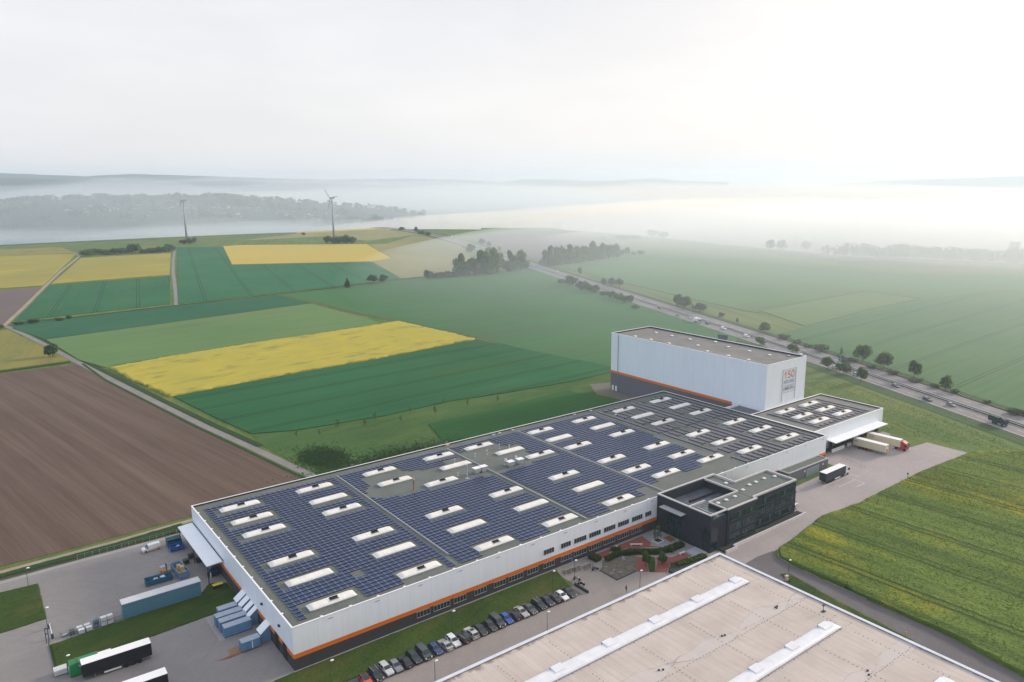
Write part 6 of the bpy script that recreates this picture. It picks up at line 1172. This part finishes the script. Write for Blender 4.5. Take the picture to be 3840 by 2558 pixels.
t = thing('notice_post', (78.8, -1.1, .02), 'slim blue-white notice post at the warehouse wall', 'sign'); MB().tube((0,0,0),(0,0,1.1),.05,n=6).build('post', STEEL, t); bx('panel', mat('sign_blue', (.05,.16,.40), .5), t, -.28, .28, -.03, .03, 1.1, 2.0)
tag(MB().box(-.2,.2,0,5.2,0,.55).box(-.26,.26,-.05,5.25,.551,.62).build('low_wall', DARKP, None, loc=(72.1,-15,.02)), 'low black wall closing the end of the car row', 'wall')
def bicycle(x, y, a, lab, col):
    t = thing('bicycle', (x, y, .03), lab, 'bicycle', 'bicycles in the stands', a); m = mat('bike_'+str(col[0]), col, .5); f = MB()
    for p, q in (((-.25,0,.3),(.28,0,.78)), ((-.25,0,.3),(-.4,0,.88)), ((-.4,0,.8),(.3,0,.82)), ((-.25,0,.3),(-.62,0,.34)), ((-.4,0,.75),(-.62,0,.34)), ((.3,0,.9),(.5,0,.34))): f.tube(p, q, .03, n=5)
    f.build('frame', m, t); MB().box(-.52,-.28,-.08,.08,.9,.96).build('saddle', BLACK, t); MB().tube((.28,-.28,1.0),(.28,.28,1.0),.025,n=5).tube((.3,0,.85),(.28,0,1.0),.025,n=5).build('handlebar', STEEL, t)
    for wx in (-.62, .5):
        mb = MB(); k = 14
        for i in range(k): p, q = 2*pi*i/k, 2*pi*(i+1)/k; mb.tube((wx+.34*cos(p),0,.34+.34*sin(p)), (wx+.34*cos(q),0,.34+.34*sin(q)), .03, n=4)
        mb.tube((wx-.33,0,.34),(wx+.33,0,.34),.012,n=4).tube((wx,0,.01),(wx,0,.67),.012,n=4); mb.build('wheel', BLACK, t)
rnd = random.Random(2)
for i in range(11): x = 73.6+i*.85; bicycle(x+rnd.uniform(-.1,.1), -3.6-.1*i+rnd.uniform(-.3,.3)+(-.6 if i > 6 else 0), pi/2+rnd.uniform(-.2,.2), 'parked bicycle in the dim row of stands against the warehouse', rnd.choice(((.05,.06,.08),(.12,.13,.15),(.06,.10,.16),(.22,.23,.25))))
mb = MB()
for i in range(12): x = 73.2+i*.85; mb.tube((x,-3.0-.1*i,0),(x,-3.0-.1*i,.7),.03,n=5)
mb.tube((73.2,-3.0,.7),(82.6,-4.1,.7),.03,n=5); tag(mb.build('bicycle_stand', STEEL), 'steel bicycle stand rail along the warehouse wall', 'bicycle stand')
def motorbike(x, y, a, lab, col):
    t = thing('motorcycle', (x, y, .03), lab, 'motorcycle', 'motorcycles by the courtyard', a); MB().hexa([(-.45,-.14,.35),(.45,-.16,.35),(.45,.16,.35),(-.45,.14,.35),(-.35,-.12,.8),(.4,-.17,.95),(.4,.17,.95),(-.35,.12,.8)]).build('body', paint(col), t); MB().box(-.85,-.1,-.13,.13,.8,.9).build('seat', BLACK, t); MB().tube((.42,-.36,1.05),(.42,.36,1.05),.025,n=5).tube((.4,0,.9),(.72,0,.32),.05,n=5).build('handlebar', STEEL, t); MB().box(.48,.6,-.1,.1,.8,.98).build('headlight', LAMPW, t)
    for wx in (-.72,.72): MB().wheel((wx,0,.32),.32,.14,14).build('wheel', TYRE, t)
motorbike(74.2,-8.3,R(-60),'dark motorcycle with a white front standing by the lamp post',(.35,.36,.38)); motorbike(73.4,-10.9,R(-50),'black motorcycle alone beside the low black wall',(.012,.012,.014)); motorbike(81.7,-7.3,R(-20),'blue motorcycle beside the gravel bed',(.015,.10,.25))
# ------------------------------------------------------------------ walking person
def person(x, y, a):
    V = [(0,0,.95),(0,0,1.15),(0,0,1.38),(0,.0,1.50),(0.01,0,1.60),(0.02,0,1.70),(0,.10,.90),(.16,.10,.50),(.06,.11,.08),(.20,.12,.04),(0,-.10,.90),(-.08,-.10,.50),(-.30,-.10,.12),(-.20,-.10,.03),(0,.19,1.36),(-.08,.24,1.10),(.02,.25,.86),(0,-.19,1.36),(.10,-.24,1.10),(.24,-.23,.90)]
    E_ = [(0,1),(1,2),(2,3),(3,4),(4,5),(0,6),(6,7),(7,8),(8,9),(0,10),(10,11),(11,12),(12,13),(2,14),(14,15),(15,16),(2,17),(17,18),(18,19)]
    Rr = [.15,.13,.15,.055,.09,.085,.09,.065,.045,.035,.09,.065,.045,.035,.06,.045,.032,.06,.045,.032]
    for w, sg in ((16, 1), (19, -1)):
        b = V[w]
        for k in range(4): V.append((b[0]+.03-.02*k, b[1]+.008*sg, b[2]-.08-.012*(k in (1, 2)))); E_.append((w, len(V)-1)); Rr.append(.011)
        V.append((b[0]+.045, b[1]-.02*sg, b[2]-.03)); E_.append((w, len(V)-1)); Rr.append(.012)
    me = bpy.data.meshes.new('body'); me.from_pydata(V, E_, []); tmp = bpy.data.objects.new('tmp', me); COL.objects.link(tmp); sk = tmp.modifiers.new('s', 'SKIN'); su = tmp.modifiers.new('u', 'SUBSURF'); su.levels = 1
    for i, d in enumerate(me.skin_vertices[0].data): d.radius = (Rr[i], Rr[i]); d.use_root = i == 0
    bpy.context.view_layer.update(); m2 = bpy.data.meshes.new_from_object(tmp.evaluated_get(bpy.context.evaluated_depsgraph_get())); bpy.data.objects.remove(tmp)
    sm = mat('skin', (.45,.28,.20), .6); jm = mat('dark_teal_coat', (.02,.05,.06), .8); tm = mat('dark_trousers', (.03,.035,.045), .8); m2.materials.clear()
    for q in (sm, jm, tm): m2.materials.append(q)
    for p in m2.polygons: c = p.center; p.material_index = 0 if (c.z > 1.47 or (abs(c.y) > .2 and c.z < .88 and c.z > .7)) else 1 if c.z > .85 else 2; p.use_smooth = True
    t = thing('person', (x, y, .02), 'person in a dark coat walking alone across the drive', 'person', None, a)
    o = bpy.data.objects.new('body', m2); COL.objects.link(o); o.parent = t
    MB().dome((0.0,0,1.68),.105,.10,.13,10,4,full=True).box(-.11,-.03,-.08,.08,1.5,1.68).build('hair', mat('dark_hair', (.02,.015,.012), .7), t, smooth=True)
    MB().box(.095,.125,-.015,.015,1.62,1.66).build('nose', sm, t); return t
person(80.4, -20.4, R(200))
# yard bits on the right
t = thing('crash_rail', (214.4, -2.2, 0), 'long low grey rail dividing the lorry yard', 'rail', None, R(-105)); mb = MB().tube((0,0,.5),(10.6,0,.5),.07,n=6)
for i in range(6): mb.tube((i*2.1,0,0),(i*2.1,0,.5),.06,n=5)
mb.build('rail', METAL, t)
tag(MB().tube((0,0,0),(0,0,1.2),.08,n=6).box(-.25,.25,-.2,.2,1.2,1.7).build('marker_post', DARK, None, loc=(214.6,-26.4,0)), 'short dark marker post at the crop edge of the lorry yard', 'post')
tag(MB().box(-.5,.5,-.3,.3,0,1.3).box(-.55,.55,-.35,.35,1.301,1.38).build('utility_box', mat('box_cream', (.45,.42,.34), .7), None, loc=(117.6,-42.4,.2)), 'cream utility box on the grass beside the access road', 'utility box')
t = thing('hydrant_post', (116.8,-74,.2), 'yellow hydrant post beside the access road', 'post'); MB().tube((0,0,0),(0,0,1.1),.14,n=7).dome((0,0,1.1),.2,.2,.25,8,3).build('body', mat('hydrant_yellow', (.55,.36,.03), .6), t)
t = thing('yard_fence', (-30, 86.9, 0), 'thin wire fence behind the white van', 'fence'); mb = MB()
for i in range(16): mb.tube((i*1.9,0,0),(i*1.9,0,1.5),.03,n=4)
mb.build('post', METAL, t); MB().box(0,28.5,-.01,.01,1.4,1.43).box(0,28.5,-.01,.01,.8,.82).build('wire', METAL, t)
# ------------------------------------------------------------------ haze and fog
def volume(name, dens, col, anis, build):
    m = bpy.data.materials.new(name); m.use_nodes = True; nt = m.node_tree; nt.nodes.clear()
    v = N(nt, 'ShaderNodeVolumePrincipled', {'Color': col, 'Density': dens, 'Anisotropy': anis}); N(nt, 'ShaderNodeOutputMaterial', {'Volume': v.outputs[0]})
    return tag(build(m), kind='stuff')
volume('haze', .00010, (.72,.86,1.0), .30, lambda m: MB().box(-9000, 11000, -6000, 11500, -60, 310).build('haze', m))
def bank(name, cx, cy, lx, ly, rot, z0, top, seed, m, n=44, wob=.35):
    """closed lens of fog with an uneven top"""
    mb = MB(); k = 14; vs = []; 
    for s in (1, -1):
        for j in range(k+1):
            q = j/k
            for i in range(n):
                a = 2*pi*i/n; x = lx*q*cos(a); y = ly*q*sin(a); X = cx+x*cos(rot)-y*sin(rot); Y = cy+x*sin(rot)+y*cos(rot)
                e = max(0, 1-q**2)
                if s > 0: z = z0+(top-z0)*e*(1+wob*mnoise.noise(Vector((X*.0016, Y*.0016, seed)))+.5*wob*mnoise.noise(Vector((X*.006, Y*.006, seed))))
                else: z = z0-2-3*e
                vs.append((X, Y, z))
    fs = []; o = (k+1)*n
    for j in range(k):
        for i in range(n): fs += [(j*n+i, (j+1)*n+i, (j+1)*n+(i+1)%n, j*n+(i+1)%n), (o+j*n+i, o+j*n+(i+1)%n, o+(j+1)*n+(i+1)%n, o+(j+1)*n+i)]
    for i in range(n): fs.append((k*n+i, o+k*n+i, o+k*n+(i+1)%n, k*n+(i+1)%n))
    return MB().add(vs, fs).build(name, m, smooth=True)
WF = (.86,.925,1.0)
volume('fog_bank', .0016, WF, .3, lambda m: bank('fog_bank', 700, 2220, 2100, 620, R(-14), -43, -10, 1, m))
volume('fog_bank', .00075, (.84,.92,1.0), .3, lambda m: bank('fog_bank', 900, 2950, 2800, 1500, R(-14), -44, 125, 5, m))
volume('fog_bank', .0022, (.95,.955,.96), .3, lambda m: bank('fog_bank', 1270, 380, 560, 900, R(25), -30, 62, 7, m, wob=.5))
volume('fog_bank', .0008, (.97,.95,.93), .3, lambda m: bank('fog_bank', 3900, 4000, 5200, 2700, R(-36), -44, 95, 2, m))
volume('fog_bank', .0022, (.98,.96,.93), .3, lambda m: bank('fog_bank', 2080, 760, 1400, 2200, R(20), -44, 58, 3, m))
volume('fog_bank', .00125, WF, .3, lambda m: bank('fog_bank', 980, 430, 860, 700, R(50), 1.2, 78, 4, m, wob=.35))
volume('fog_bank', .00024, (.88,.94,1.0), .3, lambda m: bank('fog_bank', 4600, 5600, 8200, 3600, R(-40), -45, 250, 6, m))
rnd = random.Random(41)
for i in range(12):   # separate wisps drifting over the valley floor
    t = i/11; cx = -100+2200*t+rnd.uniform(-120, 120); cy = 2450-900*t*t+rnd.uniform(-350, 350)
    volume('fog_bank', rnd.uniform(.0012, .0030), WF, .3, lambda m: bank('fog_bank', cx, cy, rnd.uniform(180, 480), rnd.uniform(60, 160), R(rnd.uniform(-30, 0)), terr(cx, cy)+1, terr(cx, cy)+rnd.uniform(18, 46), 20+i, m, n=32, wob=.8))
